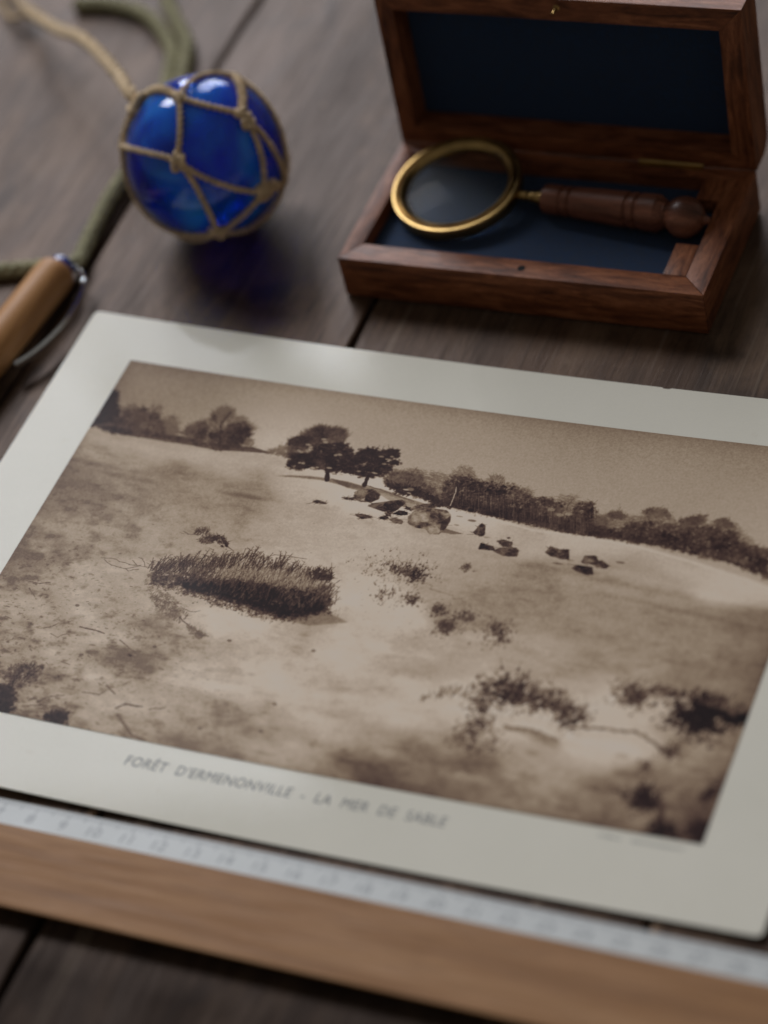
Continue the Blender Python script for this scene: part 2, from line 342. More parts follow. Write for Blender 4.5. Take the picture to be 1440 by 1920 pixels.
# ---- the sepia landscape printed on the card, painted into a pixel array (print centimetres, y down) ----
IMG_W, IMG_H, PPC = 23.162, 14.318, 64
UP = (-0.368, -1.0)
def paint_print():
    R = np.random.RandomState(7)
    nx, ny = int(IMG_W*PPC), int(IMG_H*PPC)
    def vnoise(fx, fy, seed):
        """smooth value noise, fx/fy = cells per cm"""
        r = np.random.RandomState(seed)
        gx, gy = int(IMG_W*fx)+4, int(IMG_H*fy)+4
        g = r.rand(gy, gx).astype(np.float32)
        X = np.linspace(0, IMG_W*fx, nx, dtype=np.float32); Y = np.linspace(0, IMG_H*fy, ny, dtype=np.float32)
        xi = X.astype(int); yi = Y.astype(int); tx = X-xi; ty = Y-yi
        tx = tx*tx*(3-2*tx); ty = ty*ty*(3-2*ty)
        a = g[yi][:, xi]; b = g[yi][:, xi+1]; c = g[yi+1][:, xi]; d = g[yi+1][:, xi+1]
        tx = tx[None]; ty = ty[:, None]
        return (a*(1-tx)+b*tx)*(1-ty)+(c*(1-tx)+d*tx)*ty
    def fbm(f, seed, an=1.0, n=4):
        s = 0; w = 0
        for k in range(n):
            s = s+vnoise(f*2**k, f*an*2**k, seed+k)*.55**k; w += .55**k
        return s/w*2-1
    def field(samples, sig):
        """scattered brightness readings spread smoothly over a coarse grid"""
        gx, gy = 116, 72
        X, Y = np.meshgrid(np.linspace(0, IMG_W, gx), np.linspace(0, IMG_H, gy))
        num = 0; den = 1e-6
        for (x, y), v in samples:
            w = np.exp(-((X-x)**2/(sig*1.35)**2+(Y-y)**2/sig**2))+1e-5/(1+(X-x)**2+(Y-y)**2)
            num = num+w*v; den = den+w
        g = (num/den).astype(np.float32)
        xs = np.linspace(0, gx-1.001, nx); ys = np.linspace(0, gy-1.001, ny); xi = xs.astype(int); yi = ys.astype(int)
        tx = (xs-xi)[None].astype(np.float32); ty = (ys-yi)[:, None].astype(np.float32)
        return (g[yi][:, xi]*(1-tx)+g[yi][:, xi+1]*tx)*(1-ty)+(g[yi+1][:, xi]*(1-tx)+g[yi+1][:, xi+1]*tx)*ty
    P0 = [(0.514,0.507),(4.83,0.119),(8.555,0.367),(12.091,0.423),(15.602,0.728),(20.536,0.802),(4.002,0.776),(5.913,1.839),(5.955,2.589),(7.399,1.068),(10.945,2.031),(12.557,1.73),(14.411,2.187),(17.645,1.95),(16.259,2.747),(21.653,3.112),(1.926,0.71),(2.328,1.61),(9.068,1.691),(19.433,2.521)]
    V0 = [138,147,140,128,126,128,150,182,188,152,158,150,146,138,152,152,140,152,152,142]
    P1 = [(1.672,3.438),(5.3,3.38),(7.55,4.074),(8.967,3.675),(10.056,3.346),(13.42,4.152),(16.814,4.452),(20.091,4.749),(21.792,5.275),(1.232,4.482),(1.148,5.087),(0.898,5.724),(3.382,5.177),(5.118,5.035),(6.423,4.761),(4.667,6.039),(7.817,5.15),(2.311,6.781),(0.469,6.741),(0.933,8.439),(2.638,9.365),(1.509,10.705),(3.984,10.343),(4.506,9.586),(2.769,11.468),(2.598,12.549),(5.419,10.438),(4.341,11.103),(6.371,10.64),(7.541,10.585),(5.072,11.557),(4.644,12.477),(4.701,13.676),(6.23,13.317),(7.234,13.677),(7.507,12.423),(9.259,12.622),(9.403,11.796),(7.867,11.332),(10.914,10.661),(11.299,9.563),(10.151,8.773),(10.768,8.225),(11.539,8.065),(8.069,9.847),(9.27,9.896),(9.924,9.857),(12.779,11.256),(12.009,13.367),(12.582,13.999),(13.609,13.393),(14.466,13.582),(11.054,13.002),(8.895,13.685),(7.775,14.138),(10.9,14.568),(16.678,13.289),(15.648,12.573),(13.919,10.024),(12.176,6.24),(10.851,6.291),(9.433,6.146),(14.246,6.469),(15.904,6.566),(16.234,7.535),(17.725,7.247),(18.902,6.001),(19.379,7.538),(20.946,7.642),(22.277,7.001),(13.043,5.423),(14.522,4.923),(17.282,5.887),(14.525,7.252),(13.55,6.817),(16.75,9.047),(15.404,9.717),(18.338,9.128),(19.786,8.846),(21.33,8.939),(15.422,11.088),(15.796,10.816),(14.463,11.484),(16.776,11.384),(17.436,11.056),(18.407,10.282),(19.584,10.621),(18.924,9.986),(19.217,11.826),(20.287,11.421),(17.917,12.468),(18.575,13.07),(17.264,14.081),(14.806,14.066),(21.0,10.34),(22.381,11.005),(21.843,11.664),(22.424,12.638),(19.777,13.545),(21.051,12.919),(22.451,13.702),(21.416,14.094),(22.899,9.216),(22.553,8.515)]
    V1 = [162,164,172,192,195,188,168,160,172,152,136,130,138,142,136,152,160,146,140,140,166,150,165,160,160,148,136,160,142,150,128,166,156,166,150,170,146,176,166,166,176,148,172,176,180,172,150,160,164,126,140,114,156,140,130,146,120,130,152,160,166,166,140,126,130,130,140,130,128,122,150,156,138,130,146,146,152,136,138,124,176,178,164,176,170,154,168,166,170,168,144,138,126,110,150,130,128,118,124,118,108,114,114,120]
    sky = field(list(zip(P0, V0)), 1.5)+fbm(1.2, 3)*2.5
    gnd = field([(c_, 150+(v_-148)*1.22) for c_, v_ in zip(P1, V1)], .55)
    X, Y = np.meshgrid(np.arange(nx)/PPC, np.arange(ny)/PPC)
    line = np.array([(0.025,3.027),(1.542,3.155),(4.312,3.186),(5.696,3.041),(6.885,3.103),(8.612,3.219),(9.652,3.198),(10.764,3.39),(11.537,3.624),(12.521,3.992),(13.398,4.09),(15.155,4.371),(16.781,4.35),(18.423,4.458),(20.091,4.749),(21.759,5.158),(22.418,5.329),(24.36,5.838)])
    hz = np.interp(X[0], line[:, 0], line[:, 1])[None]
    near = np.clip((Y-hz)/9.0, 0, 1)
    lft = np.exp(-(X/6.5)**2-((Y-11)/6.5)**2)
    gnd = 2+gnd+fbm(.8, 20, 1.5)*(4+6*near)+fbm(2.0, 40, 1.6)*(3+7*near+9*near*lft)+fbm(6, 60, 1.4, 3)*(3+3*near)
    # hollows and ridges of the dunes, lit from the upper right in the picture
    Hh = fbm(.6, 500, 1.5, 4); D1 = Hh-np.roll(np.roll(Hh, 14, 0), -9, 1); D2 = Hh-np.roll(np.roll(Hh, 5, 0), -3, 1)
    gnd = gnd-(.3+.5*np.exp(-(X/8)**2))*(np.clip(D1/D1.std(), -2.2, 2.2)*(2+7.5*near)+np.clip(D2/D2.std(), -2.2, 2.2)*(.5+1.5*near))
    # thin streaks of blown sand
    gnd = gnd-np.clip(fbm(1.3, 70, 3.2)-.2, 0, 1)*(16+12*near)-np.clip(fbm(2.2, 75, 1.6)-.16, 0, 1)*(14+80*near*(.2+lft))-np.clip(fbm(5.5, 175, 1.5)-.28, 0, 1)*(8+150*near*lft)+np.clip(fbm(.8, 78, 2.6)-.1, 0, 1)*30*near
    def soft(reg, rx, ry, amp, arr, ang=.12):
        for x, y in reg:
            c, s_ = np.cos(ang), np.sin(ang); u = (X-x)*c+(Y-y)*s_; v = -(X-x)*s_+(Y-y)*c
            arr += amp*np.exp(-((u/rx)**2+(v/ry)**2)**1.3)
    soft([(15.203,11.171)], 1.3, .34, 20, gnd); soft([(17.806,11.341)], 1.4, .28, 22, gnd, .25); soft([(19.865,11.517)], 1.9, .34, 24, gnd, .1)
    soft([(19.099,10.373)], .8, .35, 16, gnd, -.4); soft([(20.483,10.2)], .7, .45, 16, gnd); soft([(17.175,13.254)], 2.6, .4, -8, gnd); soft([(17.264,11.653)], .7, .12, -26, gnd, .3); soft([(18.055,11.839)], .6, .10, -24, gnd, .4)
    soft([(15.283,12.07),(14.959,10.501)], .5, .2, 10, gnd); soft([(13.087,10.685),(13.216,11.902),(12.871,9.673)], 1.3, .25, 12, gnd); soft([(13.616,9.836),(16.871,9.068)], 1.6, .15, -9, gnd, .35)
    soft([(4.341,11.103),(9.512,11.27),(11.181,10.301),(6.301,9.714),(6.826,10.122)], 1.1, .35, 15, gnd); soft([(5.619,10.497),(4.917,11.593)], 1.0, .26, -11, gnd, .2); soft([(4.465,12.824),(6.243,13.711),(4.12,13.714)], .6, .35, -15, gnd)
    soft([(8.693,12.652),(12.229,13.318),(10.013,13.236)], 1.8, .28, -14, gnd, .15); soft([(13.168,13.68),(13.811,13.913)], .9, .5, -16, gnd); soft([(8.684,12.056),(10.46,11.959),(5.382,13.315),(3.289,12.179),(7.094,14.102)], .9, .3, 13, gnd)
    soft([(10.64,8.041)], .7, .5, 20, gnd); soft([(5.901,9.203),(6.52,9.56),(8.453,9.555)], .9, .22, 12, gnd, .2)
    soft([(0.813,4.574),(1.957,4.85)], 1.3, .12, -14, gnd, .05); soft([(5.935,4.863),(6.445,4.813)], .8, .09, -16, gnd, .05); soft([(2.685,3.636),(4.886,3.466)], 2.0, .18, 10, gnd, .05)
    soft([(18.095,5.944),(19.878,6.639),(15.635,5.779)], 3.0, .10, -9, gnd, .1); soft([(17.97,5.55),(20.439,5.926)], 2.5, .12, 8, gnd, .1)
    soft([(6.017,2.435)], .6, .4, 10, sky); soft([(6.58,1.706)], 1.4, .5, 5, sky)
    k = 1/(1+np.exp(-(Y-hz)*40)); T = (sky*(1-k)+gnd*k).astype(np.float32)
    N2 = fbm(1.6, 210, 1.4, 4)
    def win(x0, x1, y0, y1):
        a = max(int(x0*PPC)-1, 0); b = min(int(x1*PPC)+2, nx); c = max(int(y0*PPC)-1, 0); d = min(int(y1*PPC)+2, ny)
        return (a, b, c, d) if a < b and c < d else None
    def dab(x, y, rx, ry, v, al):
        w = win(x-rx*1.4, x+rx*1.4, y-ry*1.4, y+ry*1.4)
        if not w: return
        a, b, c, d = w
        q = ((X[c:d, a:b]-x)/rx)**2+((Y[c:d, a:b]-y)/ry)**2
        m = al*np.clip(1.6-1.2*q, 0, 1); T[c:d, a:b] += (v-T[c:d, a:b])*m
    def stroke(p, q, w0, v, al):
        x0, y0 = p; x1, y1 = q
        r = w0+.02
        w = win(min(x0, x1)-r, max(x0, x1)+r, min(y0, y1)-r, max(y0, y1)+r)
        if not w: return
        a, b, c, d = w; xx = X[c:d, a:b]-x0; yy = Y[c:d, a:b]-y0; dx, dy = x1-x0, y1-y0; L = dx*dx+dy*dy+1e-9
        t = np.clip((xx*dx+yy*dy)/L, 0, 1); dd = np.hypot(xx-t*dx, yy-t*dy)
        m = al*np.clip((w0*(1-.4*t)-dd)/.016+.5, 0, 1); T[c:d, a:b] += (v-T[c:d, a:b])*m
    def path(pts, w0, v, al, wig=0.0):
        for p, q in zip(pts[:-1], pts[1:]):
            n = max(1, int(np.hypot(q[0]-p[0], q[1]-p[1])/.15)); pr = p
            for i in range(1, n+1):
                c = (p[0]+(q[0]-p[0])*i/n+R.randn()*wig, p[1]+(q[1]-p[1])*i/n+R.randn()*wig); stroke(pr, c, w0, v, al); pr = c
    def inside(pts, x, y):
        p = np.array(pts); c = np.zeros(np.shape(x), bool); j = len(p)-1
        for i in range(len(p)):
            xi, yi = p[i]; xj, yj = p[j]
            c ^= ((yi > y) != (yj > y)) & (x < (xj-xi)*(y-yi)/(yj-yi+1e-12)+xi); j = i
        return c
    LEAN = .06
    def poly(pts, v, al, tex=0, soft=1):
        p = np.array(pts); w = win(p[:, 0].min()-.1, p[:, 0].max()+.1, p[:, 1].min()-.1, p[:, 1].max()+.1)
        if not w: return
        a, b, c, d = w; m = inside(pts, X[c:d, a:b], Y[c:d, a:b]).astype(np.float32)
        for _ in range(soft):
            m = (m+np.roll(m, 1, 0)+np.roll(m, -1, 0)+np.roll(m, 1, 1)+np.roll(m, -1, 1))/5
        vv = v+(tex*N1[c:d, a:b] if tex else 0)
        T[c:d, a:b] += (vv-T[c:d, a:b])*m*al
    N1 = fbm(5, 90, 1.2, 3)*1.6
    def scatter(pts, n):
        p = np.array(pts); lo = p.min(0); hi = p.max(0); x = R.uniform(lo[0], hi[0], n*3); y = R.uniform(lo[1], hi[1], n*3)
        k = inside(pts, x, y); return list(zip(x[k][:n], y[k][:n]))
    N3 = fbm(5, 310, 1.3, 3)
    def loose(pts, n, r, v, dv, al, flat=1.3):
        p = np.array(pts); c = p.mean(0); s_ = p.std(0)*.92
        for _ in range(int(n*3.6)):
            x, y = c+R.randn(2)*s_; iy, ix = min(max(int(y*PPC), 0), ny-1), min(max(int(x*PPC), 0), nx-1)
            if N3[iy, ix] < -.12 and R.rand() < .8: continue
            vv = v-20+R.uniform(-dv, dv)
            s = r*R.uniform(.15, .62); dab(x, y, s*flat, s, vv, al*R.uniform(.3, .85))
            e = r*R.uniform(.8, 2.6); stroke((x, y), (x+LEAN*e+R.randn()*e*.45, y-e), r*.10, vv, al*.8)
    def crown(pts, n, r, v, dv, al, flat=1.0):
        P_ = np.array(pts+pts[:1])
        for a_, b_ in zip(P_[:-1], P_[1:]):
            for _ in range(int(np.hypot(*(b_-a_))/.035*min(1, al*1.2))):
                x, y = a_+(b_-a_)*R.rand()+R.randn(2)*r*.75; s = r*R.uniform(.15, .55)
                dab(x, y, s*flat*1.2, s, v+R.uniform(-dv, dv)+6, al*R.uniform(.4, 1))
        for x, y in scatter(pts, int(n*1.25)):
            vv = v+R.uniform(-dv, dv)+14*(R.rand() < .12)+34*N2[min(max(int(y*PPC), 0), ny-1), min(max(int(x*PPC), 0), nx-1)]*(v > 60)
            for _ in range(3):
                s = r*R.uniform(.22, .75); dab(x+R.randn()*r*.75, y+R.randn()*r*.7, s*flat, s, vv, al*R.uniform(.45, 1))
            if R.rand() < .5:
                e = R.randn(2)*r*1.1; stroke((x, y), (x+e[0]+UP[0]*r*.6, y+e[1]-abs(e[1])*.5+UP[1]*r*.6), r*.16, vv, al)
    def bare(pts, n, v, al, root=None):
        """leafless winter crown: short twigs fanning out of a root, fuzz over them"""
        P = scatter(pts, n); c = np.mean(pts, 0) if root is None else np.array(root)
        for x, y in P:
            d = np.array([x, y])-c; L = np.hypot(*d)+.01; d = d/L*R.uniform(.05, .16); d = d+R.randn(2)*.04
            stroke((x-d[0], y-d[1]), (x+d[0], y+d[1]), R.uniform(.006, .014), v+R.uniform(-14, 14), al)
        crown(pts, n, .06, v+8, 12, al*.32)
    # --- wood at the far left
    PYL = [(0.066,2.994),(0.008,1.363),(0.155,1.425),(0.373,1.963),(0.648,2.332),(0.487,2.641),(0.578,2.985)]
    bare([(0.502,2.12),(1.011,1.796),(1.347,2.122),(1.671,2.114),(1.549,1.743),(1.949,1.75),(2.032,2.037),(2.038,2.309),(2.418,2.017),(2.71,2.257),(2.91,2.756),(2.577,2.886),(0.896,2.765),(0.479,2.673)], 500, 104, .5)
    crown([(0.457,2.678),(0.768,2.489),(0.797,2.148),(1.382,1.992),(1.653,2.178),(1.819,2.082),(2.076,2.391),(2.355,2.393),(2.594,2.823),(2.185,2.94),(0.684,3.113)], 420, .09, 72, 14, .7)
    crown([(2.337,2.457),(2.358,2.09),(2.577,2.165),(2.885,2.701),(2.787,2.842),(2.552,2.832)], 70, .07, 104, 12, .5)
    crown(PYL, 240, .08, 58, 7, .9); poly(PYL, 58, .8)
    poly([(0.071,3.005),(0.53,2.783),(2.148,2.858),(3.064,2.843),(4.022,2.939),(4.29,3.032),(4.319,3.202),(4.033,3.174),(3.209,3.169),(2.019,3.184),(1.281,3.194),(0.773,3.153)], 84, .92, 9)
    crown([(0.058,2.977),(2.173,2.912),(4.034,2.967),(4.081,3.075),(2.222,3.021),(0.752,3.158)], 240, .06, 72, 10, .6, 1.5)
    # --- big bare tree left of the gap
    bare([(2.931,2.752),(3.217,2.151),(3.603,1.981),(3.614,1.586),(3.898,1.285),(4.266,1.392),(4.428,1.661),(4.746,1.656),(5.031,1.898),(5.31,2.021),(5.212,2.219),(5.356,2.664),(5.021,2.939),(4.129,2.976),(3.747,2.938)], 900, 98, .5, [(4.398,2.861)][0])
    crown([(3.057,2.725),(3.212,2.243),(3.512,2.09),(3.783,2.394),(3.873,2.911),(3.556,2.918)], 130, .08, 80, 12, .55)
    crown([(3.951,2.359),(4.25,2.416),(4.444,2.018),(4.84,1.877),(5.082,2.126),(5.199,2.4),(5.111,2.832),(4.533,3.069),(4.171,2.968),(3.903,2.667)], 330, .08, 70, 12, .65)
    crown([(3.639,1.641),(3.935,1.369),(4.248,1.456),(4.265,1.814),(4.06,1.977),(3.741,1.982)], 120, .06, 92, 12, .45)
    path([(4.471,3.082),(4.303,2.644),(4.134,2.201),(4.105,2.028),(4.157,1.776),(4.188,1.529)], .035, 62, .8, .008)
    path([(4.134,2.201),(3.916,2.067),(3.777,1.854)], .02, 66, .7, .01)
    crown([(5.143,2.589),(5.328,2.492),(5.531,2.864),(5.282,2.915)], 40, .05, 118, 12, .6)
    poly([(4.022,2.939),(5.039,2.876),(5.519,2.837),(6.096,2.924),(6.212,2.988),(5.735,3.027),(4.961,3.116),(4.58,3.177),(4.326,3.219)], 70, .85, 8)
    crown([(5.991,2.887),(6.111,2.746),(6.258,2.774),(6.355,2.579),(6.585,2.591),(6.793,2.988),(6.482,2.992),(6.082,2.998)], 90, .06, 100, 12, .6)
    # --- slope, shadow under the pines
    poly([(6.663,3.854),(7.1,3.73),(7.765,3.63),(8.373,3.611),(8.942,3.611),(9.594,3.721),(10.118,3.731),(10.589,3.836),(11.236,3.962),(11.692,4.041),(11.636,4.118),(11.255,4.126),(10.639,3.967),(10.258,3.872),(9.464,3.832),(9.121,3.843),(8.847,3.812),(8.114,3.731),(7.257,3.79)], 96, .75, 8, 3)
    poly([(9.413,3.7),(10.108,3.705),(10.818,3.875),(11.613,4.056),(11.809,4.24),(11.303,4.367),(10.738,4.227),(10.219,3.993),(9.736,3.863)], 124, .8, 6, 3)
    poly([(8.367,3.595),(9.139,3.669),(9.645,3.739),(9.455,3.918),(9.046,3.875),(8.75,3.786)], 80, .7, 10, 2)
    path([(9.574,3.668),(10.078,3.739),(10.603,3.872),(11.256,4.014)], .025, 92, .8, .004)
    # --- first pine with a bare tree behind
    bare([(6.672,2.749),(6.514,2.311),(6.748,2.117),(6.896,1.821),(7.233,1.547),(7.764,1.532),(8.096,1.585),(8.246,1.851),(8.189,2.155),(7.737,2.244),(7.426,2.247),(7.264,2.396),(6.988,2.919),(6.804,3.014)], 1300, 72, .62, [(7.64,2.556)][0])
    crown([(6.525,2.338),(6.77,2.171),(6.985,2.04),(7.22,2.288),(7.124,2.6),(6.864,2.944),(6.671,2.691)], 200, .06, 70, 14, .6); crown([(6.938,1.813),(7.255,1.602),(7.622,1.737),(7.652,2.144),(7.239,2.225)], 170, .05, 70, 14, .5); crown([(7.642,1.674),(7.951,1.555),(8.14,1.695),(8.237,1.941),(7.856,1.986)], 70, .045, 92, 14, .4)
    path([(7.618,2.501),(7.278,2.1),(7.001,1.86)], .02, 80, .7, .01); path([(7.698,2.369),(7.688,1.901),(7.89,1.626)], .018, 92, .6, .01)
    for pts in ([(6.844,3.326),(7.046,3.169),(7.404,3.068),(7.415,2.659),(7.407,2.309),(7.676,2.315),(7.932,2.176),(8.364,2.15),(8.501,2.327),(8.681,2.339),(8.574,2.458),(8.524,2.555),(8.73,2.631),(8.797,3.022),(8.637,3.283),(8.291,3.295),(8.025,3.29),(7.625,3.284),(7.289,3.438),(7.011,3.408)],
                [(6.815,3.041),(7.048,2.849),(7.396,2.721),(7.486,3.051),(6.994,3.151)]):
        crown(pts, 430 if len(pts) > 8 else 80, .07, 52, 9, .8, 1.5)
    crown([(7.732,3.002),(7.977,2.953),(8.106,3.274),(7.881,3.261)], 30, .05, 66, 5, .7)
    path([(8.326,3.689),(8.21,3.368),(8.104,3.159)], .075, 56, .95)
    path([(8.294,3.609),(8.231,3.421)], .09, 56, .95)
    for x, y in [(7.065,2.729),(6.982,2.687),(7.171,2.386),(7.256,2.486),(7.334,3.169),(7.225,3.173),(7.809,3.247),(7.57,2.072),(7.642,2.175),(8.208,2.647),(8.279,2.604),(8.207,3.196),(7.697,3.298),(8.622,2.912)]: dab(x+R.randn()*.02, y, R.uniform(.05, .1), R.uniform(.03, .05), 160, .75)
    # --- second pine
    crown([(8.627,2.593),(8.892,2.483),(8.87,2.314),(9.206,2.161),(9.625,2.225),(9.798,2.105),(10.032,2.089),(10.083,2.339),(9.911,2.401),(9.83,2.532),(10.054,2.776),(10.075,3.058),(9.874,3.211),(9.511,3.282),(9.257,3.304),(8.941,3.166),(8.616,3.23),(8.51,2.963)], 430, .07, 52, 9, .8, 1.5)
    crown([(9.922,2.543),(10.216,2.515),(10.277,2.619),(10.014,2.669)], 30, .05, 54, 6, .85, 1.4)
    crown([(9.604,2.171),(10.024,2.067),(10.134,2.358),(9.901,2.374)], 50, .055, 54, 6, .8, 1.3)
    crown([(8.627,3.257),(8.92,3.112),(9.247,3.277),(8.993,3.299)], 40, .05, 56, 6, .8)
    path([(9.546,3.674),(9.522,3.423),(9.512,3.197)], .07, 54, .95)
    path([(9.529,3.632),(9.532,3.506)], .08, 54, .95)
    for x, y in [(9.84,2.501),(9.936,2.523),(9.621,3.118),(9.692,3.133),(9.811,2.709),(8.675,3.379),(9.202,2.827),(9.154,3.152),(9.616,2.429),(9.941,2.367)]: dab(x, y, R.uniform(.05, .09), .035, 150, .7)
    # --- the long wood on the right
    W1 = [(10.043,3.311),(10.206,2.947),(10.736,2.745),(11.123,2.704),(11.286,2.872),(11.474,2.704),(11.731,2.722),(11.963,2.81),(11.989,2.607),(12.108,2.385),(12.481,2.315),(12.742,2.697),(12.913,2.829),(13.145,2.786),(13.161,2.553),(13.531,2.484),(13.73,2.841),(13.937,2.803),(14.266,2.905),(14.485,2.832),(14.695,3.021),(14.778,3.264),(14.965,3.101),(15.294,3.073),(15.481,3.2),(15.547,2.963),(15.991,2.85),(16.116,3.085),(16.533,3.042),(16.763,3.605),(16.911,3.768),(16.968,3.505),(17.166,3.533),(17.432,4.364),(16.484,4.35),(15.016,4.243),(14.218,4.17),(13.516,4.111),(13.016,4.077),(12.018,4.043),(11.743,3.836),(10.815,3.754),(10.114,3.496)]
    bare(W1, 3400, 98, .5)
    crown([(10.137,3.293),(10.23,3.009),(10.782,2.869),(11.122,2.97),(11.353,3.322),(11.678,3.391),(11.954,3.6),(12.181,3.947),(11.766,3.896),(10.839,3.684),(10.208,3.478)], 420, .075, 82, 16, .55)
    crown([(10.078,3.404),(10.407,3.472),(11.119,3.498),(11.929,3.8),(12.387,3.972),(11.976,4.064),(11.697,3.845),(11.142,3.691),(10.792,3.824)], 260, .07, 56, 7, .85)
    crown([(11.865,3.224),(12.01,2.801),(12.429,2.722),(12.659,2.811),(12.981,2.882),(13.476,2.888),(14.015,2.886),(14.421,3.071),(14.778,3.264),(15.031,3.153),(15.456,3.269),(15.638,3.236),(15.863,3.769),(16.134,3.72),(16.156,3.206),(16.553,3.102),(16.779,3.729),(17.281,3.891),(17.423,4.334),(16.484,4.35),(15.016,4.243),(14.208,4.14),(13.495,4.051),(13.005,4.047),(12.227,3.938)], 1500, .07, 62, 14, .55)
    crown([(12.114,3.765),(12.966,3.667),(14.173,3.762),(15.185,3.894),(16.347,3.934),(17.319,4.009),(17.428,4.352),(16.487,4.361),(15.016,4.243),(14.218,4.17),(13.516,4.111),(13.016,4.077),(12.203,4.007)], 900, .06, 62, 8, .6)
    for i in range(260):
        u = R.rand(); b = np.array([(12.299,4.001),(17.38,4.348)]); x = b[0, 0]+(b[1, 0]-b[0, 0])*u; y = np.interp(x, line[:, 0], line[:, 1])-.02
        L = R.uniform(.3, .8); y -= R.uniform(0, .4); stroke((x, y), (x+UP[0]*L*.9+R.randn()*.03, y+UP[1]*L), R.uniform(.006, .012), R.choice([38, 42, 84, 100, 112]), .42)
    path([(12.41,3.967),(12.392,3.646),(12.373,3.389),(12.329,3.201)], .018, 176, .85, .006)
    for q in ([(14.391,4.042),(14.289,3.677),(14.13,3.19)], [(13.582,3.745),(13.478,3.311)], [(15.888,3.701),(15.859,3.323),(15.938,3.053)]): path(q, .012, 120 if q[0][0] < 15.5 else 60, .5, .006)
    for x, y in [(15.753,3.726),(15.991,3.65),(15.434,3.561),(16.903,3.008),(10.991,3.556)]: dab(x, y, .12, .07, 158, .5)
    dab(*[(10.858,3.602)][0], .10, .03, 176, .8); dab(*[(11.002,3.718)][0], .08, .02, 170, .7)
    W2 = [(16.787,3.7),(16.864,3.497),(17.097,3.486),(17.238,3.334),(17.625,3.361),(17.796,3.456),(17.991,3.327),(18.197,3.385),(18.069,3.124),(18.354,2.979),(18.728,2.977),(18.996,3.245),(19.227,3.393),(19.368,3.243),(19.562,3.116),(19.906,3.025),(20.098,3.367),(20.222,3.159),(20.459,3.025),(20.903,3.291),(21.29,3.534),(21.589,3.791),(21.767,3.944),(21.955,3.972),(21.993,3.783),(22.358,5.108),(22.125,4.91),(21.155,4.657),(20.492,4.561),(19.588,4.445),(18.782,4.373),(17.373,4.348),(16.883,3.998)]
    bare(W2, 2600, 98, .5)
    crown([(16.883,3.998),(17.26,3.993),(17.653,4.047),(17.845,3.762),(18.182,3.639),(18.501,3.458),(18.803,3.53),(19.351,3.497),(19.896,3.464),(20.352,3.448),(20.822,3.491),(21.405,3.944),(22.057,4.016),(22.358,5.108),(22.125,4.91),(21.155,4.657),(20.492,4.561),(19.588,4.445),(18.782,4.373),(17.373,4.348),(16.96,4.235)], 1200, .075, 64, 12, .5)
    crown([(16.941,4.176),(17.663,4.077),(18.436,4.156),(19.466,4.344),(20.206,4.519),(21.138,4.599),(22.109,4.853),(22.358,5.108),(21.155,4.657),(20.492,4.561),(19.588,4.445),(18.782,4.373),(17.373,4.348)], 300, .06, 56, 7, .6)
    for pts in ([(18.123,3.146),(18.363,3.009),(18.737,3.007),(18.974,3.249),(18.473,3.368)], [(19.262,3.356),(19.571,3.146),(19.959,3.048),(19.87,3.375),(19.43,3.452)], [(20.274,3.181),(20.468,3.054),(20.859,3.299),(20.422,3.374)], [(17.133,3.448),(17.427,3.332),(17.653,3.45),(17.315,3.574)]): crown(pts, 110, .07, 84, 10, .5)
    # bright rim of the far slope
    for p, q in zip(line[9:-1], line[10:]): stroke((p[0], p[1]+.09), (q[0], q[1]+.09), .05, 196, .45)
    # --- rocks
    def rock(pts, v, lit=None, dark=None, tex=16):
        poly(pts, v-12, .96, tex*2)
        c = np.mean(pts, 0); P_ = np.array(pts)
        for _ in range(5):
            a_, b_ = P_[R.randint(len(P_))], P_[R.randint(len(P_))]; m_ = c+(P_[R.randint(len(P_))]-c)*R.uniform(.1, .6)
            poly([tuple(c+(a_-c)*.9), tuple(c+(b_-c)*.85), tuple(m_)], v+R.choice([-34, -22, 14, 26]), .55, tex*1.5)
        if lit: poly(lit, v+34, .6, tex)
        if dark: poly(dark, 56, .8, 8)
        for x, y in scatter(pts, 40): stroke((x, y), (x+R.randn()*.10, y+R.randn()*.05), .010, v-R.choice([44, 30, -26]), .6)
    rock([(9.435,4.273),(9.343,3.991),(9.512,3.831),(9.879,3.784),(10.165,3.928),(10.201,4.121),(10.006,4.309),(9.677,4.35)], 92, [(9.343,3.991),(9.518,3.845),(9.74,3.822),(9.701,4.02),(9.443,4.146)], [(9.746,4.036),(9.897,3.831),(10.138,3.959),(10.174,4.151),(9.926,4.3),(9.756,4.259)])
    poly([(9.617,4.297),(9.756,4.159),(9.771,4.296)], 166, .8); rock([(8.997,4.286),(9.256,4.259),(9.408,4.203),(9.432,4.314),(9.212,4.343)], 70)
    rock([(9.953,4.469),(10.05,4.325),(10.352,4.216),(10.583,4.121),(10.884,4.012),(11.061,4.126),(10.901,4.455),(10.768,4.604),(10.415,4.575)], 84, [(9.98,4.439),(10.152,4.29),(10.423,4.202),(10.414,4.377),(10.122,4.51)], [(10.538,4.501),(10.645,4.183),(10.879,4.048),(10.999,4.213),(10.848,4.515)])
    rock([(10.812,4.62),(10.971,4.441),(11.244,4.461),(11.27,4.579),(11.046,4.638)], 56); rock([(10.565,4.62),(10.715,4.565),(10.828,4.74),(10.653,4.75)], 90)
    rock([(10.485,4.808),(10.63,4.74),(10.752,4.78),(10.718,4.87),(10.535,4.887)], 60); rock([(10.767,4.851),(10.97,4.737),(11.233,4.832),(11.25,4.976),(10.978,4.956)], 104)
    rock([(9.697,4.842),(9.928,4.796),(10.256,4.854),(10.242,4.916),(9.973,5.009),(9.796,4.946)], 84); rock([(8.22,4.618),(8.359,4.53),(8.696,4.596),(8.679,4.65),(8.379,4.676)], 74)
